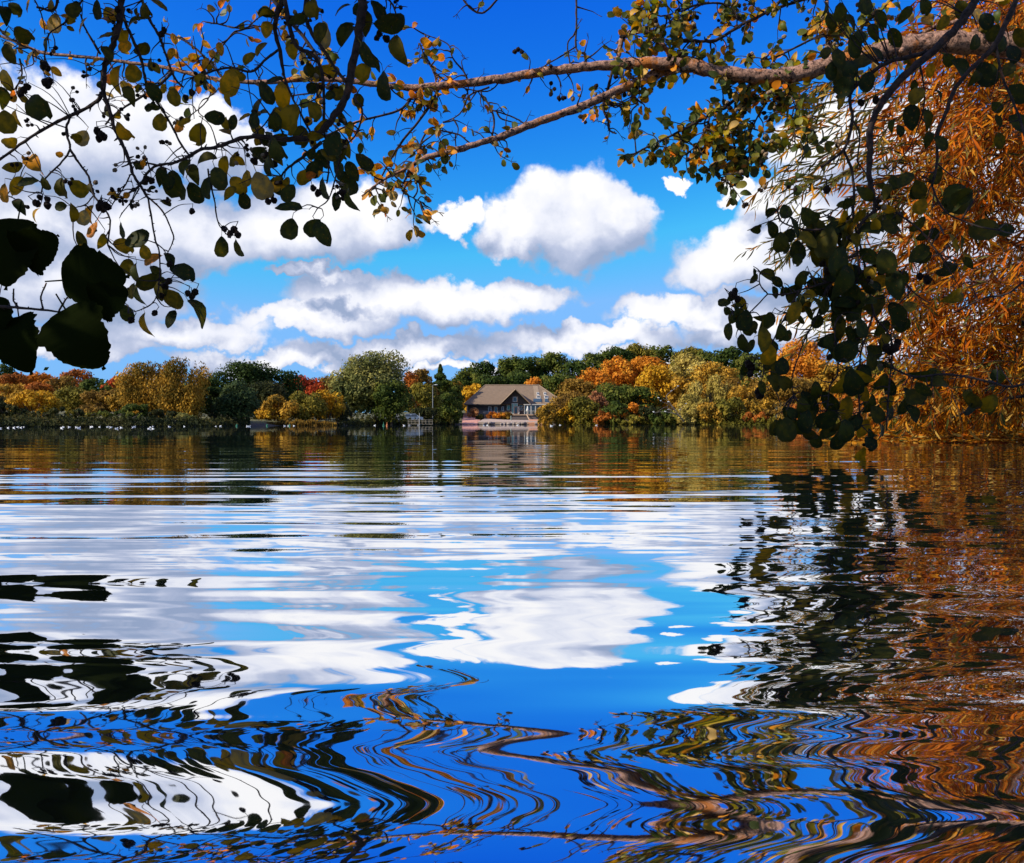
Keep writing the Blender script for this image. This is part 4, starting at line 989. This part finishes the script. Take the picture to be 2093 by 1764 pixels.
zone(AL, AL.main, (820, 1290), .30, 1.4, 16, ['small', 'small', 'olive', 'gold', 'tan'], .8, (22, 64))
zone(AL, AL.main, (620, 900), .50, 4, 19, ['small', 'olive', 'gold', 'gold', 'tan'], .55)
zone(AL, AL.main, (-20, 620), .42, 2, 20, ['gold', 'olive', 'gold', 'tan', 'small'], .75, (26, 66))
AL.finish(300)

# ---------------- the near alder whose dark sprays hang into the left of the view
A2 = NearTree('alder_tree', (-5.6, 2.2, .2), 'near alder hanging its dark round leaved sprays into the left half of the view')
mb = MB(); mb.tube([(0, 0, -.5), (.05, 0, .7), (.1, .1, 2.0), (.3, .2, 3.4), (.5, .3, 5.0), (.6, .4, 7.5)], [.26, .2, .17, .15, .11, .04], 12, rough=.06); mb.build('trunk', B_limb, A2.o, smooth=True)
def arm(tree, pts, r0, r1):
    q_ = smooth_path([tuple(Vector(p) - tree.loc) for p in pts], 6); m_ = MB(); m_.tube(q_, list(np.linspace(r0, r1, len(q_))), 10, rough=.06); m_.build('limb', B_limb, tree.o, smooth=True)
e1, e2 = V(250, -20, 4.0), V(748, -25, 3.7)
arm(A2, [(-5.3, 2.3, 3.2), (-4.2, 3.0, 3.5), (-3.0, 3.7, 3.1), (-2.3, 4.0, 2.6), tuple(e1)], .11, .015)
arm(A2, [(-5.2, 2.4, 3.7), (-3.4, 3.0, 4.0), (-1.8, 3.5, 3.5), (-.9, 3.7, 2.8), tuple(e2)], .12, .02)
arm(A2, [(-5.2, 2.4, 4.2), (-3.0, 2.4, 4.4), (-1.2, 2.6, 4.1), (.2, 3.0, 3.7)], .11, .03)
for pts, d0, d1, t0, t1 in [
 ([(250, -20), (248, 0), (247, 31), (239, 64), (226, 107), (214, 142), (210, 183)], 4.0, 4.0, 13, 11),
 ([(210, 183), (214, 200), (224, 225), (234, 262), (249, 293), (265, 331), (272, 356), (288, 382), (303, 405)], 4.0, 3.95, 9, 5), ([(303, 405), (310, 448), (318, 492), (326, 517), (326, 573), (316, 614), (290, 632), (262, 640)], 3.95, 3.9, 4, 2),
 ([(305, 405), (331, 430), (351, 471), (354, 492), (341, 520)], 3.95, 3.9, 4, 2), ([(210, 188), (193, 211), (143, 237), (102, 257), (51, 288), (0, 326), (-25, 340)], 4.0, 4.2, 8, 5),
 ([(143, 239), (135, 267), (143, 305), (122, 336), (94, 364), (84, 395)], 4.05, 4.0, 5, 3), ([(143, 305), (165, 338), (181, 361), (191, 397), (211, 424), (225, 450), (220, 500)], 4.05, 3.95, 5, 3), ([(191, 400), (175, 418), (150, 425)], 4.0, 4.0, 3, 2),
 ([(288, -15), (292, 5), (305, 38), (326, 76), (338, 109), (356, 158), (374, 178)], 4.1, 4.1, 7, 4), ([(248, 25), (258, 50), (275, 89), (290, 127), (300, 173), (326, 216), (351, 257), (369, 293), (387, 318)], 4.05, 4.1, 7, 4),
 ([(526, 277), (484, 285), (445, 300), (412, 305), (389, 318), (356, 333), (323, 338), (303, 351), (285, 379), (254, 402), (251, 420)], 3.75, 3.95, 8, 4), ([(323, 338), (280, 331), (249, 341)], 3.9, 3.95, 4, 3),
 ([(425, 345), (430, 377), (438, 407), (444, 449), (456, 471), (471, 486)], 3.85, 3.85, 4, 2), ([(267, 356), (254, 382), (237, 407), (226, 424)], 3.95, 3.95, 3, 2), ([(285, 385), (270, 410), (250, 435)], 3.95, 3.9, 3, 2),
 ([(748, -25), (742, 0), (732, 77), (719, 136), (711, 190), (693, 224), (667, 257), (642, 280), (600, 284), (564, 283), (520, 278)], 3.7, 3.75, 20, 9), ([(657, 291), (624, 317), (590, 342), (575, 360)], 3.75, 3.8, 8, 4),
 ([(580, -15), (577, 0), (562, 51), (572, 103), (580, 154)], 3.8, 3.85, 14, 6), ([(582, 0), (595, 64), (608, 95), (642, 116), (660, 160), (662, 257), (667, 293), (672, 345), (668, 375)], 3.8, 3.75, 10, 3), ([(626, -10), (624, 33), (642, 77), (667, 111), (690, 147), (711, 167)], 3.8, 3.7, 8, 6),
 ([(572, 100), (545, 120), (513, 147), (470, 138), (420, 150), (395, 158)], 3.85, 3.9, 6, 3), ([(642, 283), (600, 205), (580, 154)], 3.75, 3.85, 4, 5), ([(560, 225), (540, 255), (515, 275)], 3.8, 3.8, 4, 2), ([(580, 275), (572, 255), (585, 225), (640, 205), (655, 190)], 3.78, 3.8, 4, 2),
 ([(722, 200), (740, 225), (730, 270), (700, 305)], 3.72, 3.72, 5, 3), ([(700, 305), (675, 400), (650, 425)], 3.74, 3.75, 4, 2), ([(-20, 40), (15, 75), (33, 84), (45, 92)], 4.2, 4.1, 5, 3), ([(175, -10), (140, 40), (100, 70), (92, 110), (90, 130)], 4.1, 4.1, 4, 2), ([(40, 120), (45, 150), (35, 175), (15, 200)], 4.1, 4.1, 4, 2), ([(66, -10), (85, 30), (92, 70)], 4.15, 4.1, 3, 2),
 ([(-15, 405), (10, 402), (25, 385), (50, 378)], 4.1, 4.0, 3, 2), ([(120, -15), (110, 20), (75, 15)], 4.1, 4.1, 6, 4), ([(205, 110), (175, 60), (165, 30)], 4.05, 4.1, 5, 3), ([(770, -20), (800, 5), (810, 30)], 3.75, 3.75, 5, 3)]: A2.branch(pts, d0, d1, t0, t1, mat=B_twig)
lv = """61,6,40,250,o 113,48,44,265,t 170,52,36,240,t 49,72,46,330 20,110,44,300 15,165,46,290,o 80,222,64,315 13,250,48,280,o 37,240,38,280,o 215,75,40,180,o 253,75,38,90,o 244,163,60,260,o 272,150,46,300,o 264,195,42,300 277,48,44,200 222,222,36,95 256,268,44,310,o 168,282,38,250,t 355,198,40,270,o 327,250,38,265,o 439,240,40,0 405,275,46,250,o 377,250,28,200,o 312,190,44,300 469,170,54,260,o 68,333,48,130,g 25,340,42,200,o 35,380,44,230,o 57,373,38,20 129,385,44,270 124,422,34,180 160,385,44,320,o 40,422,38,310 94,375,28,300 148,435,38,85,o 170,445,34,260,t 360,380,64,280 400,394,48,300 345,375,34,250 420,330,54,190 447,365,48,290 460,340,44,260,o 487,380,44,310,o 505,365,40,280,o
187,440,44,250,g 190,470,38,250,g 165,492,40,100 207,493,34,250,o 250,470,38,290 252,505,46,330,o 280,490,60,10 261,547,40,270,o 283,560,48,280 296,515,30,280,o 312,530,42,200,g 345,533,38,300 372,560,58,330 350,612,54,320,o 402,640,64,300 302,664,48,280,o 259,640,40,300 287,602,48,280 270,595,34,250,o 350,652,40,250 452,505,42,265 489,507,36,290 300,575,46,220 330,590,50,270 318,560,40,300
592,468,48,260 590,425,56,175 686,412,36,270 720,408,50,290 655,66,40,80 710,70,58,60 664,72,62,280,t 745,45,50,280 772,25,48,300 797,45,64,10 817,102,60,290 752,112,58,300 742,150,48,250,o 788,175,64,280 562,165,38,200 580,200,64,270,o 543,190,54,290 530,215,44,250 595,245,64,250,o 620,160,40,300 640,228,44,280,o 615,280,48,270 570,305,54,300 685,297,58,270 715,265,34,260,o 745,330,48,320 535,380,58,290,t 568,380,48,300 625,362,44,230,o 665,385,48,280 712,375,54,290 527,310,38,200 732,205,34,280 690,190,34,240,o 640,180,30,200 660,478,54,300 640,465,44,230 762,130,44,320 740,20,48,230 700,20,40,200 600,100,44,90,o 610,40,40,200 545,60,40,270,o 640,20,44,280,o 650,150,36,260,o 700,240,36,300 655,325,44,250 690,345,46,280 720,350,44,300 700,310,40,260 590,395,40,240 550,340,40,270 480,325,38,250,o 500,410,38,280 470,395,34,230,o 380,345,44,230 330,360,42,260 395,355,48,300 425,385,46,260 560,250,40,260 520,245,36,280 500,240,30,200,o 470,200,36,270,o 485,150,40,330,o 510,120,34,220,o 450,100,26,280,g 535,100,36,60,o 420,130,24,240,g 395,90,22,270,g
110,10,40,280,o 150,20,36,250 200,20,40,270 225,30,38,300,o 300,20,44,300 325,10,36,330,o 290,100,36,30 255,95,30,20,g 310,130,34,280 350,110,28,260,g 220,110,34,110 95,90,30,270 10,30,44,290 30,20,36,300 5,200,44,270 60,120,34,230,o 20,290,36,200,o 10,395,40,260,g 75,440,30,250,o""".split()
KM = {'o': 'olive', 't': 'tan', 'g': 'gold'}
for it in lv:
    a = it.split(','); x, y, L, an = map(float, a[:4]); d = 4.0 if x < 420 else 3.8
    if 560 < x < 740 and y < 300 and len(a) == 4 and random.random() < .15: continue
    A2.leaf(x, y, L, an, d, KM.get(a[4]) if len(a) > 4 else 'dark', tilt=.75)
for (x, y) in [(88, 136), (97, 140), (90, 132), (93, 170), (101, 166), (97, 176), (48, 185), (57, 178), (42, 192), (75, 416), (97, 408), (97, 420), (82, 404), (205, 416), (214, 420), (211, 428), (222, 424), (203, 424), (198, 268), (208, 275), (203, 283), (212, 280), (392, 432), (300, 365), (310, 370), (296, 372), (458, 468), (478, 470), (486, 480), (470, 478), (384, 600), (392, 606), (398, 598), (346, 540), (330, 605), (316, 640), (268, 655), (380, 200), (392, 190), (555, 400), (548, 412), (560, 410), (640, 385), (650, 395), (775, 70), (770, 78), (790, 80), (700, 395), (560, 335), (520, 330), (240, 20), (155, 10), (160, 18), (330, 70), (335, 62), (190, 470), (345, 575), (338, 585)]:
    A2.cone(x, y, random.uniform(13, 18), 3.95 if x < 420 else 3.8)
zone(A2, A2.paths, (-20, 820), .13, .6, 22, ['olive', 'dark', 'gold', 'dark'], .8, (18, 46), d=3.9, yr_=(-10, 420))
zone(A2, A2.paths, (420, 800), .10, 2, 34, ['dark', 'dark', 'olive', 'olive'], .5, (20, 50), d=3.75, yr_=(-20, 400))
def canopy(tree, box, n, L=.13):  # unseen leaf mass added on the sun's path to shade hanging sprays
    (x0, x1), (y0, y1), (z0, z1) = box; nb = 26; cen = [Vector((random.uniform(x0, x1), random.uniform(y0, y1), random.uniform(z0, z1))) for _ in range(nb)]; items = []
    for i in range(n):
        c = random.choice(cen) + Vector((random.gauss(0, .22), random.gauss(0, .2), random.gauss(0, .2)))
        c = Vector((min(max(c.x, x0), x1), min(max(c.y, y0), y1), min(max(c.z, z0), z1)))
        items.append((tree.inv @ leaf_matrix(c, (random.uniform(-1, 1), random.uniform(-1, 1), random.uniform(-1, .3)), L * random.uniform(.7, 1.3), tilt=1.0), 'dark'))
    stuff_leaves(tree.o, items, 'crown')
canopy(A2, ((-5.0, -2.5), (2.4, 3.5), (1.9, 4.3)), 1700)  # added outside the view to keep sun off the left sprays
A2.finish(300)

# ---------------- broad serrated leaves at the left edge
BL = NearTree('leafy_branch', tuple(V(-160, 610, 3.5)), 'low branch with very large dark serrated leaves at the left edge', 'branch', dflt='broad')
BL.branch([(-160, 610), (-60, 620), (0, 626), (46, 630), (90, 634), (125, 638)], 3.5, 3.5, 8, 4, mat=B_twig); BL.branch([(40, 630), (28, 615), (28, 590)], 3.5, 3.5, 4, 3, mat=B_twig)
BL.branch([(88, 634), (84, 606), (95, 578)], 3.5, 3.5, 4, 3, mat=B_twig); BL.branch([(120, 637), (132, 615), (140, 605)], 3.5, 3.5, 4, 3, mat=B_twig); BL.branch([(-160, 610), (-300, 640), (-520, 760), (-760, 900)], 3.5, 3.6, 9, 16, mat=B_twig)
for (x, y, L, an, ti) in ((22, 515, 142, 262, .15), (75, 505, 92, 20, .35), (192, 568, 118, 8, .7), (168, 690, 132, 300, .2), (224, 610, 78, 25, .4), (44, 700, 118, 285, .15), (-12, 650, 90, 260, .2)):
    BL.leaf(x, y, L, an, 3.5, 'broad', tilt=ti, tw=False, dep=.04)
BL.finish()

# ---------------- dark hanging sprays at the right
A3 = NearTree('alder_tree', (3.3, -1.6, .25), 'near alder hanging dark sprays down to the water on the right of the view')
mb = MB(); mb.tube([(0, 0, -.5), (.05, 0, .7), (.1, .1, 2.0), (.1, .3, 3.4), (.2, .3, 5.0), (.3, .4, 8)], [.28, .22, .19, .16, .12, .04], 12, rough=.06); mb.build('trunk', B_limb, A3.o, smooth=True)
e1, e2, e3 = V(2010, -40, 4.8), V(2085, -30, 4.7), V(1745, -60, 5.0)
arm(A3, [(3.35, -1.3, 3.4), (3.6, 1.0, 4.2), (3.3, 3.2, 4.0), tuple(e1)], .12, .02); arm(A3, [(3.4, -1.3, 3.0), (4.0, 1.5, 3.9), (3.6, 3.6, 3.6), tuple(e2)], .11, .02)
for pts, d0, d1, t0, t1 in [
 ([(2010, -40), (1985, 15), (1953, 57), (1909, 103), (1850, 154), (1799, 216), (1778, 262), (1778, 319), (1776, 360), (1788, 412), (1786, 435)], 4.8, 4.9, 18, 9), ([(1786, 432), (1760, 458), (1752, 500), (1756, 560)], 4.9, 4.95, 7, 4),
 ([(1909, 103), (1850, 118), (1811, 129), (1750, 175), (1737, 206), (1742, 244), (1724, 306), (1678, 342)], 4.85, 4.95, 9, 5), ([(1724, 306), (1740, 345), (1745, 386), (1745, 448), (1754, 487), (1770, 550)], 4.95, 5.0, 6, 4),
 ([(2085, -30), (2077, 0), (2035, 90), (1992, 134), (1953, 180), (1933, 232), (1917, 270), (1915, 334), (1905, 380)], 4.7, 4.85, 12, 5), ([(1742, 244), (1757, 275), (1752, 330)], 4.95, 5.0, 4, 3),
 ([(1770, 550), (1740, 570), (1697, 576), (1649, 589), (1611, 601), (1569, 601)], 5.0, 5.0, 5, 3), ([(1633, 595), (1604, 649), (1585, 687), (1563, 735), (1560, 770)], 5.0, 5.0, 4, 2), ([(1569, 601), (1553, 580), (1553, 555)], 5.0, 5.0, 3, 2), ([(1569, 601), (1530, 640), (1505, 640)], 5.0, 5.0, 3, 2),
 ([(1700, 578), (1690, 592), (1668, 649), (1646, 691), (1624, 751), (1617, 777), (1598, 786), (1565, 800)], 5.0, 5.0, 4, 2), ([(1617, 777), (1622, 808)], 5.0, 5.0, 3, 2), ([(1770, 550), (1786, 640), (1808, 671), (1824, 703), (1821, 751), (1815, 820), (1812, 880)], 5.0, 5.0, 5, 3),
 ([(1756, 560), (1720, 640), (1706, 671), (1713, 757), (1697, 789), (1690, 840)], 5.0, 5.0, 4, 3), ([(1786, 640), (1760, 720), (1755, 800), (1760, 870)], 5.0, 5.0, 4, 3), ([(1786, 435), (1810, 420), (1840, 440), (1880, 470), (1920, 520)], 4.9, 4.9, 5, 3), ([(1771, 550), (1830, 560), (1870, 600), (1900, 620)], 5.0, 4.9, 4, 2),
 ([(1821, 751), (1870, 770), (1930, 765), (2000, 775), (2060, 790), (2110, 780)], 5.0, 4.8, 4, 5), ([(1752, 500), (1700, 470), (1650, 470), (1600, 455), (1588, 430)], 4.95, 5.0, 5, 3), ([(1745, 400), (1690, 440), (1660, 445)], 4.95, 5.0, 4, 2), ([(1905, 380), (1930, 430), (1990, 460), (2040, 470)], 4.85, 4.7, 4, 3),
 ([(2035, 90), (2050, 160), (2080, 230), (2100, 300)], 4.75, 4.6, 6, 4), ([(2110, 560), (2060, 600), (2010, 610), (1950, 640)], 4.6, 4.8, 5, 3), ([(1880, 125), (1890, 200), (1880, 250), (1860, 300)], 4.85, 4.9, 4, 2)]: A3.branch(pts, d0, d1, t0, t1, mat=B_twig)
z6 = """470,150,80,200 475,265,110 540,355,140 640,400,140 640,460,90 590,300,100 360,580,70 450,560,110,-20 510,600,90,-40 215,700,60 170,735,80,180 190,790,60 240,800,90,-90 290,740,90 300,850,130,-100 330,900,110 200,920,100,-90 440,860,140 420,970,150,-90 300,1000,130,-70 525,930,110,-90 345,1010,80 455,1070,130 300,1155,90,-100 500,1160,120 490,1250,130 410,1280,90 620,800,140,-110,o 710,800,90,-60 590,820,90 660,590,120 790,640,200 900,470,200 830,350,200 750,250,150 700,180,120 920,600,200 1000,770,180 910,890,150,-90 840,980,150,200 960,1050,150 1110,1110,130 1050,900,120 1180,900,120 1280,820,180,-60 1270,620,180 1200,480,170 1100,600,170 1020,690,150 1150,750,150 1420,420,150 1410,230,120 1550,250,120 1640,350,120,-70 1600,520,150,200 1640,690,150,210 1710,470,120 1840,270,190,190 1660,90,190,210 1230,200,100,-90 1210,30,80 1400,20,100 1290,190,90 700,1380,160 570,1550,150,-90 850,1370,150,130 900,1250,150 1000,1250,170 1060,1200,140 1040,1300,150 960,1420,160 830,1480,150,210 840,1560,130,220 640,1530,140 510,1530,120 700,1500,140 720,1570,120 940,1560,140 1060,1540,120 1160,1560,120,-90 1220,1420,140 1320,1400,120 1380,1450,130,-50 1450,1290,120 1540,1260,120,170 1450,1190,150,190 1400,1340,130,180 1760,1400,140,220 1860,1380,130,230 1930,1220,110 1880,1270,90 1770,1360,120 1170,1240,120 1240,1280,110 620,250,130 700,330,140 760,430,140 860,240,130 920,320,140 960,540,150 850,560,150 780,760,130 880,740,140 1010,560,130 1080,740,130 1130,1050,110 1000,960,120 900,1060,120 1090,1380,130 1000,1480,130 760,1300,120 1150,1450,120 600,700,70 660,720,70 720,1420,130 590,1440,110""".split()
for it in z6:
    a = it.split(','); x, y, L = map(float, a[:3]); an = float(a[3]) if len(a) > 3 else random.uniform(-140, -40)
    if random.random() < .75: A3.leaf(1426 + x * .3186 + random.gauss(0, 14), 384.7 + y * .3186 + random.gauss(0, 13), L * .3 * random.uniform(.75, 1.05), an + random.gauss(0, 35), 5.1, 'dark', tilt=.7)
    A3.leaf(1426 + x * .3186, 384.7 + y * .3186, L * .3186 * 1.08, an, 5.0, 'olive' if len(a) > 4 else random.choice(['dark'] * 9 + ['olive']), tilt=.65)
z5 = """830,40,160 640,100,140 500,70,120 740,370,180 620,470,160 850,650,160 990,600,140,-80 610,620,220 630,760,200,-90 820,480,170 900,260,140 1070,300,160 1790,590,220,-70 1580,560,200 1790,170,150,-90 2000,430,160 1220,690,100 1240,760,150,-120,o 1410,760,100 1200,930,200,-90 1310,950,160 1050,1000,100,-100 1100,1040,100,-90 1330,1110,130 1880,850,100 1890,960,90 1870,1110,110,-100,o 2050,740,170 2050,980,170 1430,1140,130 1260,1500,140 1060,1450,120 1150,1430,160 1400,1400,130 1000,1520,120 1580,1590,260,200 1270,1640,140 1900,1120,120 700,560,170 560,560,150 660,690,180 780,300,140 960,150,140 1150,120,140 1300,60,130 1450,180,130 1600,80,150 1700,330,140 560,180,130 700,180,150 1900,350,150 1850,260,130 1960,560,150 2060,300,150 1500,480,120 1700,620,140 1350,560,110,-90,o 930,430,140 520,420,110""".split()
for it in z5:
    a = it.split(','); x, y, L = map(float, a[:3]); an = float(a[3]) if len(a) > 3 else random.uniform(-140, -40)
    A3.leaf(1554.3 + x * .2573, y * .2573, L * .2573 * 1.08, an, 4.9, 'olive' if len(a) > 4 else random.choice(['dark'] * 7 + ['olive']), tilt=.65)
for (x, y) in [(1502, 595), (1497, 603), (1507, 612), (1514, 652), (1520, 660), (1530, 745), (1535, 752), (1533, 765), (1548, 800), (1553, 808), (1805, 700), (1812, 712), (1828, 712), (1835, 700), (1820, 718), (1695, 730), (1830, 570), (1840, 560), (1880, 565), (1895, 572), (1680, 540), (1690, 555), (1715, 590), (1790, 540), (1800, 560), (1690, 388), (1760, 210), (1790, 205)]:
    A3.cone(x, y, random.uniform(14, 22), 5.0)
zone(A3, A3.paths, (1640, 1860), .24, 2.2, 38, ['dark', 'dark', 'olive'], .35, (18, 46), d=5.0, yr_=(400, 890))
canopy(A3, ((-2.6, .4), (3.1, 3.95), (2.40, 5.0)), 2100)  # added above the view to keep sun off the right sprays
arm(A3, [(3.4, -1.3, 4.2), (2.4, 1.0, 4.9), (.8, 3.0, 4.6), (-1.6, 3.6, 3.6)], .11, .02)
A3.finish(300)

# ---------------- golden willow leaning over the water at the right
WL = [foliage('willow_gold', [(.30, .095, .004), (.58, .19, .008), (.66, .28, .014), (.64, .40, .09)], .42, .6, gloss=.05), foliage('willow_rust', [(.18, .04, .004), (.52, .115, .006), (.66, .19, .016)], .42, .6, gloss=.05), foliage('willow_green', [(.05, .052, .010), (.11, .105, .02), (.26, .20, .05)], .4, .6, gloss=.08)]
def willow_leaf(mat, seed):
    rd = random.Random(seed); vs = []; fs = []; rows = 5
    bend = rd.uniform(-.12, .12)
    for i in range(rows):
        t = i / (rows - 1); w_ = .072 * math.sin(math.pi * (t * .92 + .04)) ** .8; x = bend * t * t; z = -.18 * t * t
        vs += [(x - w_, t, z + w_ * .5), (x, t, z), (x + w_, t, z + w_ * .5)]
    for i in range(rows - 1):
        for k in range(2): a = i * 3 + k; fs.append((a, a + 1, a + 4, a + 3))
    me = bpy.data.meshes.new('leaf'); me.from_pydata(vs, [], fs); me.materials.append(mat); me.polygons.foreach_set('use_smooth', [True] * len(fs)); me.update(); return me
for nm, m_ in zip(('wgold', 'wrust', 'wgreen'), WL): SET[nm] = [willow_leaf(m_, i) for i in range(5)]
WT = NearTree('willow_tree', (8.1, 10.8, .3), 'golden leaved willow filling the right edge, its skirts trailing in the water', dflt='wgold')
m_ = MB(); m_.tube([(0, 0, -.5), (-.1, 0, .6), (-.3, 0, 1.8), (-.5, 0, 3.2), (-.9, -.1, 5.0), (-1.3, -.1, 7.5)], [.42, .34, .28, .22, .15, .05], 12, rough=.07); m_.build('trunk', B_limb, WT.o, smooth=True)
tips = []
for k in range(13):                      # main boughs sweep out to the left over the water
    d = random.uniform(9.2, 11.5); y0 = -120 + 75 * k; x1 = random.uniform(1880, 2010); y1 = y0 + random.uniform(-50, 60)
    pts = [(2300, min(840, y0 + 260)), (2190, min(820, y0 + 120)), (2090, y0 + 30), (1990, y1), (x1 - 60, y1 + 20)]
    WT.branch(pts, d, d - .4, 11, 3, mat=B_limb if k % 2 else B_twig)
WTm = list(WT.paths)
def strand(p0, v0, L, d, kinds, nl, lpx, droop):
    p = Vector(p0); v = Vector(v0).normalized(); segs = 7; pts = [p.copy()]
    for i in range(segs):
        v = (v + Vector((random.gauss(0, .10), random.gauss(0, .12), -droop + random.gauss(0, .08)))).normalized(); p = p + v * L / segs
        if p.z < .03: p.z = .03
        pts.append(p.copy())
    WT.twig(pts, .0045, .0016); k = d / FV
    for i in range(nl):
        t_ = (i + random.random()) / nl * segs; j = min(segs - 1, int(t_)); q_ = pts[j].lerp(pts[j + 1], t_ - j); ax = (pts[j + 1] - pts[j]).normalized()
        sd = 1 if i % 2 else -1; dv = (ax * .9 + Vector((sd * random.uniform(.2, .8), random.gauss(0, .35), random.uniform(-.7, .25)))).normalized()
        L2 = random.uniform(.5, 1.3) * lpx; e = q_ + dv * L2 * k
        if e.z < .012: dv.z = max(dv.z, .02); dv.normalize()
        WT.leaves.append((leaf_matrix(q_, dv, L2 * k, tilt=.9), random.choice(kinds), L2))
def density_x(y): return np.interp(y, [-50, 120, 220, 300, 400, 560, 640, 760, 860, 920], [1960, 1900, 1840, 1770, 1800, 1800, 1830, 1840, 1800, 1790])
clus = []
while len(clus) < 150:
    x = random.uniform(1640, 2190); y = random.uniform(-60, 890)
    if x < density_x(y) + 12 + random.gauss(0, 28): continue
    if y < 480 and x < density_x(y) + 190 and random.random() < .45: continue
    clus.append((x, y, random.uniform(8.8, 11.8), random.random()))
for (cx, cy, d, hue) in clus:
    low = cy > 660
    kinds = ['wgold'] * (8 if low else 5) + ['wrust'] * (3 if low else 9 if hue > .35 else 3) + ['wgreen'] * (1 if hue > .2 else 4)
    for _ in range(random.randint(6, 10)):
        strand(V(cx + random.gauss(0, 24), cy + random.gauss(0, 22), d + random.gauss(0, .18)), (random.uniform(-1, .35), random.uniform(-.4, .4), random.uniform(-.4, .6)), random.uniform(80, 190) * d / FV, d, kinds, random.randint(18, 27), 27, random.uniform(.14, .32))
for k in range(110):                       # thin wisps reaching left across the sky
    y = random.uniform(150, 500); x = random.uniform(1650, 1880); d = random.uniform(8.8, 10)
    if k > 85: y = random.uniform(560, 700); x = random.uniform(1720, 1850)
    strand(V(x, y, d), (-1, random.uniform(-.2, .2), random.uniform(-.15, .45)), random.uniform(80, 170) * d / FV, d, ['wgreen', 'wgreen', 'wgreen', 'wgold'] , random.randint(13, 20), 27, .14)
WT.leaves = [q_ for q_ in WT.leaves]
random.shuffle(WT.leaves); WT.finish(300)
